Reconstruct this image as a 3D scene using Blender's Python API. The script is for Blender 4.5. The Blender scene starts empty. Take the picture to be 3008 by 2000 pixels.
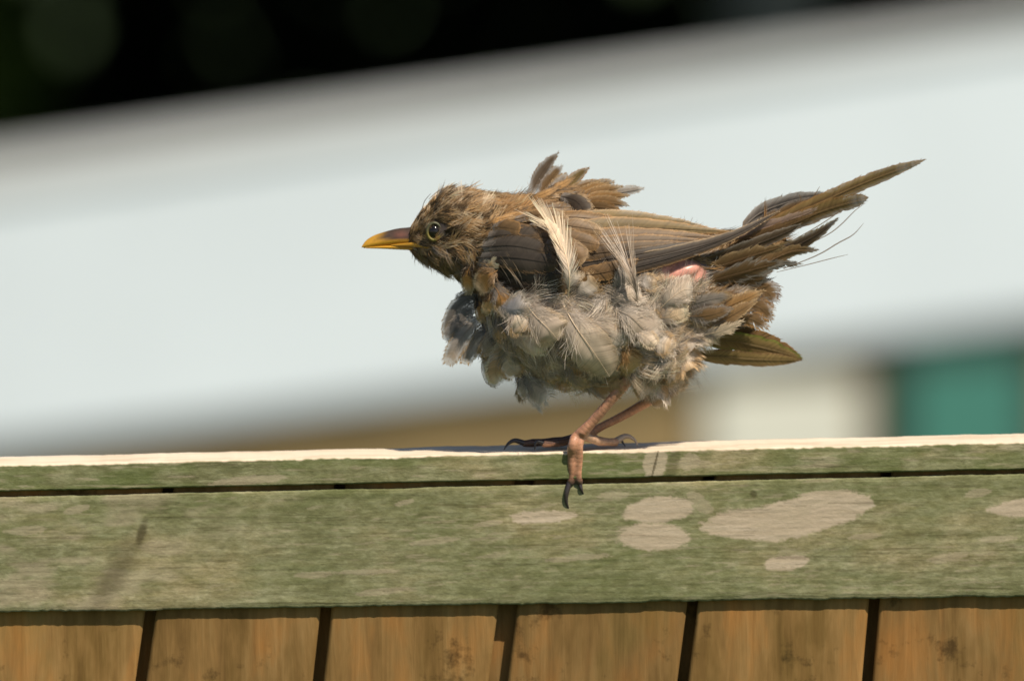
import bpy, bmesh, math
import numpy as np
from mathutils import Vector, Matrix, noise as mnoise
from mathutils.bvhtree import BVHTree

SC = bpy.context.scene
COL = SC.collection
RNG = np.random.default_rng(7)

# ------------------------------------------------------------------ camera, sky, sun, exposure
PITCH = math.radians(5.1)            # the camera looks slightly down on the fence
DIST = 5.185                          # metres to the bird
WIDE = 0.4096                         # width of the view at the bird, metres
K = WIDE / 3008.0
C0 = Vector((0, 0, 1.56))             # point the lens looks at
FWD = Vector((0, math.cos(PITCH), -math.sin(PITCH)))
UPC = Vector((0, math.sin(PITCH), math.cos(PITCH)))
cam_data = bpy.data.cameras.new('camera')
cam_data.sensor_width = 23.7
cam_data.lens = 23.7 * DIST / WIDE
cam_data.clip_start = 0.1
cam_data.clip_end = 1000
cam_data.dof.use_dof = True
cam_data.dof.focus_distance = DIST - 0.032
cam_data.dof.aperture_fstop = 5.3
cam = bpy.data.objects.new('camera', cam_data)
cam.location = C0 - FWD * DIST
cam.rotation_euler = (math.pi / 2 - PITCH, 0, 0)
COL.objects.link(cam)
SC.camera = cam

SUN_EL, SUN_FRONT = 54.0, 49.0        # high sun, in front of the fence and to the right
world = bpy.data.worlds.new('World'); SC.world = world; world.use_nodes = True
wn = world.node_tree.nodes; wl = world.node_tree.links
bg = wn['Background']; bg.inputs['Strength'].default_value = 0.072
sky = wn.new('ShaderNodeTexSky'); sky.sky_type = 'NISHITA'; sky.sun_disc = False
sky.sun_elevation = math.radians(SUN_EL)
sky.sun_rotation = math.radians(90 + SUN_FRONT)
wl.new(sky.outputs[0], bg.inputs[0])
e, a = math.radians(SUN_EL), math.radians(SUN_FRONT)
TO_SUN = Vector((math.cos(e) * math.cos(a), -math.cos(e) * math.sin(a), math.sin(e)))
sd = bpy.data.lights.new('sun', 'SUN'); sd.energy = 5.0; sd.angle = math.radians(0.5); sd.color = (1, 0.91, 0.77)
so = bpy.data.objects.new('sun', sd); COL.objects.link(so)
so.rotation_euler = (-TO_SUN).to_track_quat('-Z', 'Y').to_euler(); so.location = (3, -3, 6)
SC.view_settings.view_transform = 'Standard'; SC.view_settings.look = 'None'
SC.view_settings.exposure = 0.16; SC.view_settings.gamma = 1; SC.view_settings.use_curve_mapping = False
SC.render.use_motion_blur = False


def far(px, py, y):
    """world point on the sight line through photo point (px,py) at world depth y"""
    o = cam.location
    d = (C0 + Vector(((px - 1504) * K, 0, 0)) + UPC * ((1000 - py) * K)) - o
    return o + d * ((y - o.y) / d.y)

# ------------------------------------------------------------------ small helpers
def tag(o, label=None, cat=None, group=None, kind=None):
    for k, v in (('label', label), ('category', cat), ('group', group), ('kind', kind)):
        if v: o[k] = v
    return o

def empty(name, loc=(0, 0, 0)):
    o = bpy.data.objects.new(name, None); o.location = loc; COL.objects.link(o); return o

def link(name, me, mat, parent=None, loc=None):
    o = bpy.data.objects.new(name, me); COL.objects.link(o)
    if mat and not me.materials: me.materials.append(mat)
    if parent is not None: o.parent = parent
    if loc is not None: o.location = loc
    return o

def np_mesh(name, verts, quads, col=None, smooth=True, attrs=None):
    me = bpy.data.meshes.new(name)
    verts = np.asarray(verts, np.float32); quads = np.asarray(quads, np.int32)
    nv, nf, w = len(verts), len(quads), quads.shape[1]
    me.vertices.add(nv); me.vertices.foreach_set('co', verts.ravel())
    me.loops.add(nf * w); me.loops.foreach_set('vertex_index', quads.ravel())
    me.polygons.add(nf)
    me.polygons.foreach_set('loop_start', np.arange(0, nf * w, w, dtype=np.int32))
    me.update(calc_edges=True)
    if smooth: me.polygons.foreach_set('use_smooth', np.ones(nf, bool))
    if col is not None:
        ca = me.color_attributes.new('tint', 'FLOAT_COLOR', 'POINT')
        c4 = np.ones((nv, 4), np.float32); c4[:, :np.shape(col)[-1]] = col
        ca.data.foreach_set('color', c4.ravel())
    for k, v in (attrs or {}).items():
        at = me.attributes.new(k, 'FLOAT', 'POINT'); at.data.foreach_set('value', np.asarray(v, np.float32))
    return me

def bm_mesh(bm, name, smooth=False):
    me = bpy.data.meshes.new(name); bm.to_mesh(me); bm.free()
    if smooth: me.polygons.foreach_set('use_smooth', np.ones(len(me.polygons), bool))
    return me

def box_bm(bm, x0, x1, y0, y1, z0, z1, bev=0.0, M=None):
    r = bmesh.ops.create_cube(bm, size=1)
    vs = r['verts']
    for v in vs:
        v.co = Vector((x0 + (v.co.x + .5) * (x1 - x0), y0 + (v.co.y + .5) * (y1 - y0), z0 + (v.co.z + .5) * (z1 - z0)))
    if bev:
        es = list({ed for v in vs for ed in v.link_edges})
        rb = bmesh.ops.bevel(bm, geom=es, offset=bev, segments=2, affect='EDGES', profile=0.5)
        vs = list({v for f in rb['faces'] for v in f.verts} | {v for v in vs if v.is_valid})
    if M is not None:
        for v in vs: v.co = M @ v.co
    return vs

_tab = np.random.default_rng(3).random((256, 256))
def vn(x, y, s=0):
    x = np.asarray(x, float) + 17.3 * s; y = np.asarray(y, float) + 9.1 * s
    xi = np.floor(x).astype(int); yi = np.floor(y).astype(int); fx = x - xi; fy = y - yi
    fx = fx * fx * (3 - 2 * fx); fy = fy * fy * (3 - 2 * fy)
    t = lambda i, j: _tab[(xi + i) & 255, (yi + j) & 255]
    return (t(0, 0) * (1 - fx) + t(1, 0) * fx) * (1 - fy) + (t(0, 1) * (1 - fx) + t(1, 1) * fx) * fy
def fbm(x, y, s=0, n=4):
    r = 0; a_ = .5; f = 1.
    for i in range(n): r = r + a_ * vn(np.asarray(x) * f, np.asarray(y) * f, s + i); a_ *= .5; f *= 2.03
    return r / (1 - .5 ** n)
def sstep(a_, b_, x):
    t = np.clip((x - a_) / (b_ - a_), 0, 1); return t * t * (3 - 2 * t)

# ------------------------------------------------------------------ materials
class NT:
    def __init__(s, name):
        s.m = bpy.data.materials.new(name); s.m.use_nodes = True
        s.n = s.m.node_tree.nodes; s.l = s.m.node_tree.links; s.b = s.n['Principled BSDF']; s.out = s.n['Material Output']
    def new(s, t, **kw):
        n = s.n.new(t)
        for k, v in kw.items(): setattr(n, k, v)
        return n
    def set(s, n, k, v):
        if hasattr(v, 'is_output'): s.l.new(v, n.inputs[k])
        else: n.inputs[k].default_value = v
    def coords(s, scale=(1, 1, 1), rot=(0, 0, 0), src='Object'):
        tc = s.new('ShaderNodeTexCoord'); mp = s.new('ShaderNodeMapping')
        mp.inputs['Scale'].default_value = scale; mp.inputs['Rotation'].default_value = rot
        s.l.new(tc.outputs[src], mp.inputs[0]); return mp.outputs[0]
    def noise(s, vec, scale, detail=4, rough=.55, dist=0):
        n = s.new('ShaderNodeTexNoise'); s.l.new(vec, n.inputs['Vector'])
        n.inputs['Scale'].default_value = scale; n.inputs['Detail'].default_value = detail
        n.inputs['Roughness'].default_value = rough; n.inputs['Distortion'].default_value = dist
        return n.outputs[0]
    def ramp(s, fac, stops):
        r = s.new('ShaderNodeValToRGB'); el = r.color_ramp.elements
        while len(el) < len(stops): el.new(.5)
        for e_, (p, c) in zip(el, stops): e_.position = p; e_.color = (*c, 1) if len(c) == 3 else c
        s.l.new(fac, r.inputs[0]); return r.outputs[0]
    def mix(s, fac, c1, c2, mode='MIX'):
        m = s.new('ShaderNodeMix', data_type='RGBA', blend_type=mode)
        s.set(m, 0, fac)
        for k, c in ((6, c1), (7, c2)):
            s.set(m, k, c if hasattr(c, 'is_output') else (*c, 1))
        return m.outputs[2]
    def attr(s, name, out='Fac'):
        a_ = s.new('ShaderNodeAttribute', attribute_name=name); return a_.outputs[out]
    def bump(s, h, strength, dist):
        b = s.new('ShaderNodeBump'); b.inputs['Strength'].default_value = strength; b.inputs['Distance'].default_value = dist
        s.l.new(h, b.inputs['Height']); s.l.new(b.outputs[0], s.b.inputs['Normal']); return b
    def fin(s, col=None, rough=.6, spec=.3):
        if col is not None: s.set(s.b, 'Base Color', col if hasattr(col, 'is_output') else (*col, 1))
        s.set(s.b, 'Roughness', rough); s.b.inputs['Specular IOR Level'].default_value = spec
        return s.m

def feather_mat():
    t = NT('feather')
    c = t.attr('tint', 'Color')
    t.l.new(c, t.b.inputs['Base Color']); t.b.inputs['Roughness'].default_value = .5
    t.b.inputs['Specular IOR Level'].default_value = .32
    tr = t.new('ShaderNodeBsdfTranslucent'); t.l.new(c, tr.inputs[0])
    mx = t.new('ShaderNodeMixShader'); mx.inputs[0].default_value = .26
    t.l.new(t.b.outputs[0], mx.inputs[1]); t.l.new(tr.outputs[0], mx.inputs[2])
    tp = t.new('ShaderNodeBsdfTransparent'); mo = t.new('ShaderNodeMixShader'); t.l.new(t.attr('tint', 'Alpha'), mo.inputs[0])
    t.l.new(tp.outputs[0], mo.inputs[1]); t.l.new(mx.outputs[0], mo.inputs[2]); t.l.new(mo.outputs[0], t.out.inputs[0])
    return t.m
def body_mat():
    t = NT('bird_skin'); c = t.attr('tint', 'Color')
    v = t.new('ShaderNodeTexVoronoi'); t.l.new(t.coords(), v.inputs['Vector']); v.inputs['Scale'].default_value = 900
    n = t.noise(t.coords(), 700, 3)
    c2 = t.mix(.55, c, t.ramp(n, [(.3, (.55, .5, .5)), (.75, (1.25, 1.2, 1.15))]), 'MULTIPLY')
    fr = t.new('ShaderNodeMath', operation='FRACT'); t.l.new(t.attr('band'), fr.inputs[0]); pw = t.new('ShaderNodeMath', operation='POWER'); t.l.new(fr.outputs[0], pw.inputs[0]); pw.inputs[1].default_value = 3
    c2 = t.mix(t.ramp(pw.outputs[0], [(.35, (0, 0, 0)), (1, (.32, .32, .32))]), c2, (.10, .04, .025)); t.bump(t.mix(.35, pw.outputs[0], t.noise(t.coords(), 500, 3)), .3, -.0005)
    t.b.inputs['Subsurface Weight'].default_value = .12; t.b.inputs['Subsurface Radius'].default_value = (.002, .0008, .0005)
    t.b.inputs['Subsurface Scale'].default_value = .6
    return t.fin(c2, .36, .5)
def tint_mat(name, rough, spec, bump=0):
    t = NT(name); c = t.attr('tint', 'Color'); n = t.noise(t.coords(), 1200, 3)
    c2 = t.mix(.35, c, t.ramp(n, [(.3, (.6, .6, .6)), (.7, (1.2, 1.2, 1.2))]), 'MULTIPLY')
    if bump: t.bump(n, bump, .0003)
    return t.fin(c2, rough, spec)
def eye_mat():
    t = NT('eye_dark'); n = t.noise(t.coords(), 800, 2)
    m = t.fin(t.ramp(n, [(.3, (.006, .005, .004)), (.8, (.018, .012, .007))]), .06, .6); return m
def mossy_mat():
    """weathered, algae-stained softwood; 'wear' marks flaked bare patches, 'edge' the bleached top"""
    t = NT('algae_wood')
    streak = t.noise(t.coords((36, 36, 72), (0, math.radians(24), 0)), 4.2, 8, .68, .3)     # short slanting saw marks
    grain = t.noise(t.coords((7, 20, 120)), 4, 5, .6, .6)                                   # long grain
    blot = t.noise(t.coords((10, 20, 22)), 1.6, 4, .6)
    fine = t.noise(t.coords((60, 60, 160), (0, math.radians(24), 0)), 9, 4, .7)
    g = t.ramp(streak, [(.22, (.150, .140, .072)), (.45, (.228, .213, .124)), (.60, (.298, .280, .180)), (.78, (.41, .38, .275))])
    g2 = t.ramp(blot, [(.33, (.66, .72, .55)), (.5, (.95, .98, .86)), (.68, (1.22, 1.1, .98))])
    c = t.mix(1.0, g, g2, 'MULTIPLY')
    c = t.mix(.45, c, t.ramp(grain, [(.34, (.48, .46, .38)), (.5, (1, 1, 1)), (.75, (1.15, 1.1, 1.05))]), 'MULTIPLY')
    c = t.mix(.6, c, t.ramp(fine, [(.3, (.62, .62, .60)), (.7, (1.3, 1.3, 1.28))]), 'MULTIPLY')
    c = t.mix(.7, c, t.ramp(t.noise(t.coords((5, 20, 260)), 3, 3, .5, .3), [(.27, (.45, .42, .36)), (.36, (1, 1, 1))]), 'MULTIPLY')
    deep = t.attr('deep')
    c = t.mix(deep, c, t.mix(.5, c, (.07, .11, .015)))
    bare = t.ramp(grain, [(.25, (.41, .325, .225)), (.55, (.49, .395, .285)), (.8, (.55, .455, .345))])
    bare = t.mix(.5, bare, t.ramp(fine, [(.3, (.8, .8, .8)), (.7, (1.15, 1.15, 1.15))]), 'MULTIPLY')
    c = t.mix(t.attr('wear'), c, bare)
    top = t.ramp(grain, [(.3, (.58, .455, .32)), (.5, (.72, .59, .44)), (.8, (.78, .67, .52))])
    c = t.mix(t.attr('edge'), c, top)
    dk = t.attr('dark'); c = t.mix(dk, c, (.055, .042, .018))
    h = t.mix(.5, streak, fine)
    t.bump(h, .45, .0006)
    return t.fin(c, .82, .15)
def pale_mat():
    t = NT('brown_fence_wood')
    oi = t.new('ShaderNodeObjectInfo')
    grain = t.noise(t.coords((40, 40, 3.5)), 6, 6, .6, .5)
    wide = t.noise(t.coords((10, 10, 3.5)), 5, 4, .6)
    spots = t.noise(t.coords((1, 1, 1)), 55, 5, .7)
    c = t.ramp(grain, [(.2, (.17, .092, .028)), (.5, (.25, .142, .046)), (.8, (.33, .20, .075))])
    c = t.mix(.8, c, t.ramp(wide, [(.33, (.55, .55, .42)), (.5, (1, 1, 1)), (.68, (1.4, 1.1, .85))]), 'MULTIPLY')
    c = t.mix(.85, c, t.ramp(spots, [(.30, (.30, .28, .22)), (.41, (1, 1, 1))]), 'MULTIPLY')
    c = t.mix(t.ramp(t.noise(t.coords((1, 1, .7)), 17, 3), [(.55, (0, 0, 0)), (.75, (.5, .5, .5))]), c, (.12, .12, .028))
    hs = t.new('ShaderNodeHueSaturation'); t.l.new(c, hs.inputs['Color'])
    mr = t.new('ShaderNodeMapRange'); t.l.new(oi.outputs['Random'], mr.inputs[0]); mr.inputs[3].default_value = .82; mr.inputs[4].default_value = 1.12
    t.l.new(mr.outputs[0], hs.inputs['Value'])
    t.bump(grain, .5, .0008)
    return t.fin(hs.outputs[0], .75, .2)
def flat_mat(name, c, rough=.6, var=.25, scale=20, spec=.3):
    t = NT(name); n = t.noise(t.coords(), scale, 5)
    col = t.mix(1, c, t.ramp(n, [(.3, (1 - var,) * 3), (.7, (1 + var,) * 3)]), 'MULTIPLY')
    t.bump(n, .2, .004); return t.fin(col, rough, spec)
def leaf_mat(name, c1, c2):
    t = NT(name); c = t.ramp(t.noise(t.coords(), 6, 4), [(.3, c1), (.7, c2)])
    return t.fin(c, .8, .05)

M_F = feather_mat(); M_BODY = body_mat(); M_BEAK = tint_mat('beak_horn', .3, .5, .2); M_CLAW = tint_mat('claw_horn', .3, .5)
M_EYE = eye_mat(); M_RING = tint_mat('eye_ring_skin', .5, .4, .3)
M_ALGAE = mossy_mat(); M_PALE = pale_mat()
M_WHITE = flat_mat('white_paint', (.585, .65, .70), .5, .07, 2.2); M_TRIM = flat_mat('grey_trim_paint', (.55, .565, .57), .6, .06, 5); M_FELT = flat_mat('grey_roof_felt', (.12, .125, .125), .9, .2, 30)
M_TAN = flat_mat('tan_boarding', (.22, .155, .07), .75, .2, 12); M_CREAM = flat_mat('cream_paint', (.57, .57, .50), .5, .06, 6)
M_OLIVE = flat_mat('olive_cream', (.40, .375, .24), .6, .1, 6)
M_TEAL = flat_mat('teal_paint', (.05, .18, .145), .4, .08, 5, .5); M_DARKF = flat_mat('dark_green_paint', (.025, .045, .035), .5, .1, 8)
M_GROUND = flat_mat('lawn_ground', (.05, .08, .025), .95, .3, 4)
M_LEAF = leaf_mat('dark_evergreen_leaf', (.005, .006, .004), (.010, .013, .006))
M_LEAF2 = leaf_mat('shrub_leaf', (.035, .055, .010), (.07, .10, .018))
M_BARK = flat_mat('grey_bark', (.17, .165, .15), .9, .3, 25)

# ------------------------------------------------------------------ ground and the far background
bm = bmesh.new(); bmesh.ops.create_grid(bm, x_segments=8, y_segments=8, size=300)
tag(link('ground', bm_mesh(bm, 'ground'), M_GROUND), kind='structure')

# low outbuilding: white board on its sloping roof edge, tan wall, cream door, teal window
YB = 6.0
YAW = math.radians(26)                # its front is turned towards the sun
def at(px, py):
    o = cam.location; d = far(px, py, YB) - o; n = Vector((math.sin(YAW), -math.cos(YAW), 0))
    p = o + d * (n.dot(Vector((0, YB, 0)) - o) / n.dot(d))
    return p.x * math.cos(YAW) + (p.y - YB) * math.sin(YAW), p.z
shed = tag(empty('garden_shed', (0, YB, 0)), 'low outbuilding behind the fence with a broad white fascia board, tan wall and teal window', 'shed'); shed.rotation_euler.z = YAW
def prism(name, pts, y0, y1, mat, parent=shed, bev=.004):
    """polygon in x,z pushed back from y0 to y1 (relative to the wall plane)"""
    bm = bmesh.new()
    f = [bm.verts.new((x, y0, z)) for x, z in pts]; b = [bm.verts.new((x, y1, z)) for x, z in pts]
    bm.faces.new(f[::-1]); bm.faces.new(b)
    for i in range(len(f)): j = (i + 1) % len(f); bm.faces.new((f[i], f[j], b[j], b[i]))
    bmesh.ops.recalc_face_normals(bm, faces=bm.faces)
    if bev: bmesh.ops.bevel(bm, geom=list(bm.edges), offset=bev, segments=2, affect='EDGES')
    return link(name, bm_mesh(bm, name), mat, parent)
tl, tr_ = at(-700, 560), at(3900, -70); bl, br = at(-700, 1391), at(3900, 825)
prism('fascia_board', [bl, br, tr_, tl], -.024, -.001, M_WHITE)
prism('trim_board', [(tl[0], tl[1] - .030), (tr_[0], tr_[1] - .012), (tr_[0], tr_[1] + .006), (tl[0], tl[1] + .006)], -.032, -.0245, M_TRIM)
prism('wall', [(bl[0] + .05, -.02), (br[0] - .05, -.02), (br[0] - .05, br[1] + .1), (bl[0] + .05, bl[1] + .1)], .002, .62, M_TAN)
prism('roof', [(tl[0], tl[1] - .05), (tr_[0], tr_[1] - .05), (tr_[0], tr_[1] - .022), (tl[0], tl[1] - .022)], 0, .16, M_FELT)
def panel(name, x0, x1, ytop, y0, y1, mat, label=None, zb=.06, parent=shed):
    X0, zt = at(x0, ytop); X1, _ = at(x1, ytop)
    o = prism(name, [(X0, zb), (X1, zb), (X1, zt), (X0, zt)], y0, y1, mat, parent)
    if label: o['label'] = label
    return o
panel('door', 2060, 2520, 1130, -.012, .001, M_CREAM, 'cream door panel')
panel('door_top_strip', 2010, 2565, 990, -.010, .001, M_OLIVE, 'olive cream strip over the door', zb=at(0, 1126)[1])  # duller, more olive strip above the cream door
wf = panel('window_frame', 2575, 3075, 965, -.014, .001, M_DARKF, 'dark green window surround', zb=.30)
pn = panel('pane', 2640, 2990, 1065, -.020, -.016, M_TEAL, 'teal window pane', zb=.36, parent=wf)

# hedge and tree behind it, shaded by a canopy added out of view
def leaves(n, sample, size, rng, aspect=.45):
    c = sample(n); d = rng.normal(size=(n, 3)); d /= np.linalg.norm(d, axis=1)[:, None]
    u = rng.normal(size=(n, 3)); u -= (u * d).sum(1)[:, None] * d; u /= np.linalg.norm(u, axis=1)[:, None]
    s = size * (.6 + .8 * rng.random((n, 1)))
    v = np.stack([c - d * s, c + u * s * aspect, c + d * s, c - u * s * aspect], 1)
    return v.reshape(-1, 3), np.arange(4 * n).reshape(-1, 4)
YH = 9.3
def hedge_s(n):
    x = RNG.uniform(-2.6, 2.6, n); z = RNG.uniform(.0, 2.5, n); y = YH + .25 * np.sin(x * 2.1 + z) + .15 * np.sin(z * 5 + x * 7) + RNG.random(n) ** 2 * .9
    return np.stack([x, y, z], 1)
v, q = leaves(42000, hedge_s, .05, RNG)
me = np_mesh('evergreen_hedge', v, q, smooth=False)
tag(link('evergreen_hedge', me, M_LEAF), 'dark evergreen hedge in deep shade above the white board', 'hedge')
tc_ = far(2270, 20, 8.6)
tree = tag(empty('evergreen_tree', (tc_.x, 8.6, 0)), 'evergreen tree with grey trunk standing before the dark hedge, unseen canopy added to shade it', 'tree')
bm = bmesh.new(); rings = []
for i in range(14):
    z = i * .28; r = .068 * (1 - z / 5.4) + .05 * math.exp(-z * 4)
    rings.append([bm.verts.new(((r * (1 + .08 * math.sin(3 * t_ + i))) * math.cos(t_) + .03 * math.sin(z * 1.3) - .03 * math.sin(1.4 * 1.3), r * math.sin(t_), z)) for t_ in np.linspace(0, 2 * math.pi, 13)[:-1]])
for r0, r1 in zip(rings, rings[1:]):
    for i in range(12): bm.faces.new((r0[i], r0[(i + 1) % 12], r1[(i + 1) % 12], r1[i]))
for _ in range(9):                                   # limbs
    th = _ * 2.4; z0 = 2.0 + .18 * _; p0 = Vector((0, 0, z0)); p1 = Vector((1.5 * math.cos(th), 1.0 * math.sin(th) - .3, z0 + .8))
    ax = (p1 - p0).normalized(); s1 = ax.orthogonal().normalized(); s2 = ax.cross(s1); rr = []
    for p, r in ((p0, .035), (p1, .01)): rr.append([bm.verts.new(p + s1 * r * math.cos(k) + s2 * r * math.sin(k)) for k in (0, 1.57, 3.14, 4.71)])
    for i in range(4): bm.faces.new((rr[0][i], rr[0][(i + 1) % 4], rr[1][(i + 1) % 4], rr[1][i]))
link('trunk', bm_mesh(bm, 'trunk', True), M_BARK, tree)
def shade_canopy_s(n):
    cl = np.stack([RNG.uniform(-3.6, 3.2, 260), RNG.uniform(-1.5, 1.2, 260), RNG.uniform(2.1, 5.0, 260)], 1)
    k = ((cl[:, 0] / 3.6) ** 2 + (cl[:, 1] / 2.6) ** 2 + ((cl[:, 2] - 3.2) / 2.0) ** 2) < 1
    cl = cl[k]
    return cl[RNG.integers(0, len(cl), n)] + RNG.normal(size=(n, 3)) * np.array([.28, .20, .16])
v, q = leaves(42000, shade_canopy_s, .075, RNG)
link('shade_canopy', np_mesh('shade_canopy', v, q, smooth=False), M_LEAF, tree)  # unseen foliage added overhead to keep sun and sky off the hedge
sp = far(0, 120, 8.3)
def shrub_s(n):
    d = RNG.normal(size=(n, 3)); d /= np.linalg.norm(d, axis=1)[:, None]
    p = d * (RNG.random((n, 1)) ** .4); return np.array([sp.x - .30, 8.3, .82]) + p * np.array([.38, .34, .82])
v, q = leaves(5000, shrub_s, .04, RNG)
tag(link('garden_shrub', np_mesh('garden_shrub', v, q, smooth=False), M_LEAF2), 'dim green shrub at the far end of the dark hedge', 'shrub')

# ------------------------------------------------------------------ fence
fence = tag(empty('garden_fence', (0, 0, 0)), 'wooden garden fence with algae stained rail, capping board and brown pales', 'fence')
YF = -0.0095                                            # front edge of the capping
def zf(py): return far(1504, py, YF).z                  # height of a photo row on the fence front
def line(p, x): return p[0] + (p[1] - p[0]) * x / 3008.0 # photo row at photo column x on a sloping edge
XS = np.concatenate([np.linspace(-6800, -150, 90)[:-1], np.linspace(-150, 3160, 1250), np.linspace(3160, 9800, 90)[1:]])
def board(name, top, bot, yfront, depth, nfront, ntop, wearf, rag=(1.5, 1.5), capped=False):
    """long plank: rows of vertices round its section, columns along its length; edges wander as worn wood does"""
    S = []                                              # section: (f 0..1 from top to bottom, g 0..1 from front to back)
    if ntop:
        S += [(0, g) for g in np.linspace(1, .02, ntop)]
    else: S += [(0, 1), (0, .03)]
    S += [(f, 0) for f in np.linspace(.02 if not capped else .05, .98 if not capped else .95, nfront)]
    S += [(1, .04), (1, 1)]
    S = np.array(S); n = len(S)
    X = XS[:, None]; f = S[None, :, 0]; g = S[None, :, 1]
    yt = line(top, X); yb = line(bot, X)
    wt = (fbm(X / 90, X * 0 + 3.3, 1) - .5) * 2 * rag[0] * 2 + (fbm(X / 16, X * 0 + 1.3, 2) - .5) * rag[0] * (2 * np.clip(1 - np.abs(f - .03) / .03, 0, 1) if capped else 2)
    wb = (fbm(X / 110, X * 0 + 8.3, 4) - .5) * 2 * rag[1] * 2 + (fbm(X / 14, X * 0 + 5.3, 5) - .5) * rag[1] * 2
    py = (yt + wt) * (1 - f) + (yb + wb) * f + g * 0
    y = yfront + g * depth + 0 * X
    if nfront > 4:
        d = (fbm(X / 45 + py / 16, py / 12, 11) - .5) * .0002 + (fbm(X / 400, py / 9, 12) - .5) * .00014
        y = y + np.where(g == 0, d, 0)
        rim = np.exp(-((f - 0) / .02) ** 2) + np.exp(-((1 - f) / .02) ** 2)
        y = y + np.where(g == 0, rim * .0006, 0)
    z0 = far(1504, 0, yfront).z; z1 = far(1504, 1000, yfront).z
    sc = (z0 - z1) / 1000
    z = z0 - py * sc
    x = (X - 1504) * K * (1 + yfront / DIST) + 0 * py
    V3 = np.stack([x, y + 0 * z, z], -1).reshape(-1, 3)
    at_ = wearf(X + 0 * py, py, f + 0 * X, g + 0 * X)
    m = len(XS); idx = np.arange(m * n).reshape(m, n)
    a_ = idx[:-1]; b_ = idx[1:]; r = np.roll(np.arange(n), -1)
    Q = np.stack([a_, a_[:, r], b_[:, r], b_], -1).reshape(-1, 4)
    return np_mesh(name, V3, Q, smooth=True, attrs={k: np.broadcast_to(v_, (m, n)).ravel() for k, v_ in at_.items()})

def blob(X, Y, cx, cy, rx, ry, ang, seed, rough=.35, soft=.12):
    c, s = math.cos(math.radians(ang)), math.sin(math.radians(ang))
    u = ((X - cx) * c + (Y - cy) * s) / rx; w = (-(X - cx) * s + (Y - cy) * c) / ry
    r = np.sqrt(u * u + w * w) + (fbm(X / 40, Y / 14, seed, 5) - .5) * rough * 1.4 + (fbm(X / 8, Y / 4, seed + 3, 2) - .5) * rough * .8
    return 1 - sstep(1 - soft, 1 + soft, r)
def inside(px, py, poly):
    r = np.zeros(len(px), bool); n = len(poly)
    for i in range(n):
        (x0, y0), (x1, y1) = poly[i], poly[(i + 1) % n]; c = ((y0 > py) != (y1 > py)); r ^= c & (px < (x1 - x0) * (py - y0) / (y1 - y0 + 1e-9) + x0)
    return r
def rail_wear(X, Y, f, g):
    w = np.zeros_like(X + Y)
    for b in ((1935, 1500, 105, 38, -4, 5, .3), (1920, 1578, 110, 40, 2, 6, .3), (2312, 1655, 70, 22, -6, 7, .3), (3010, 1492, 100, 26, -4, 8, .3),
              (1590, 1520, 90, 20, -3, 9, .5), (1440, 1538, 38, 8, -8, 10, .5), (925, 1690, 60, 10, -3, 11, .5), (1080, 1682, 90, 8, -2, 12, .5),
              (225, 1497, 40, 12, -14, 13, .4), (70, 1560, 60, 14, -4, 14, .5), (1185, 1478, 30, 7, -16, 15, .5), (1800, 1455, 50, 12, -4, 16, .6),
              (2540, 1578, 50, 9, -6, 17, .5), (2870, 1450, 40, 12, -8, 31, .4), (2930, 1585, 55, 9, -2, 32, .5), (2060, 1480, 45, 20, 40, 33, .4),
              (1280, 1590, 80, 10, -6, 34, .6), (1700, 1640, 90, 9, -5, 35, .6), (1120, 1740, 80, 9, -6, 36, .6), (2780, 1640, 60, 12, -10, 37, .5)):
        w = np.maximum(w, blob(X, Y, b[0], b[1], b[2], b[3], b[4], b[5], b[6]) * (.95 if b[2] > 60 and b[3] > 18 else .4))
    jx = (fbm(X / 30, Y / 12, 61) - .5) * 34 + (fbm(X / 8, Y / 5, 62) - .5) * 14; jy = (fbm(X / 34, Y / 14, 63) - .5) * 16 + (fbm(X / 7, Y / 4, 64) - .5) * 8
    POLY = [(2051, 1546), (2100, 1516), (2151, 1499), (2276, 1484), (2340, 1462), (2405, 1441), (2486, 1436), (2558, 1456), (2574, 1484), (2486, 1537), (2405, 1561), (2352, 1580), (2276, 1592), (2175, 1585), (2104, 1575)]
    big = np.mean([inside((X + jx + ox).ravel(), (Y + jy + oy).ravel(), POLY) for ox, oy in ((0, 0), (4, 1), (-4, -1), (2, -3), (-2, 3), (0, 2), (0, -2))], 0).reshape(X.shape)
    w = np.maximum(w, big * (.78 + .35 * fbm(X / 60, Y / 14, 66)).clip(0, 1))
    sc = sstep(.62, .74, fbm(X / 55 + Y / 22, Y / 8, 21)) * .28 * sstep(.4, .6, fbm(X / 400, Y / 160, 22))
    w = np.maximum(w, sc)
    dk = np.maximum(blob(X, Y, 415, 1565, 13, 38, 18, 41, .3, .5) * .75, blob(X, Y, 335, 1690, 34, 120, 30, 42, .3, .7) * .5)
    w = np.maximum(w, (sstep(.45, .7, fbm(X / 120, Y / 40, 47)) * .4 * sstep(1000, 200, X)))
    dk = np.maximum(dk, blob(X, Y, 2215, 1452, 10, 12, 0, 43, .3, .4) * .6)
    dk = np.maximum(dk, sstep(.70, .78, fbm(X / 170, Y / 5, 44)) * .35)
    deep = np.clip(blob(X, Y, 2000, 1650, 260, 110, -20, 45, .5, .5) * .35 + sstep(.5, .7, fbm(X / 180 + Y / 60, Y / 60, 46)) * .35, 0, 1)
    e_ = np.where(g > .05, 0., 0.)
    return dict(wear=w, edge=e_, dark=dk, deep=deep)
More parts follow.
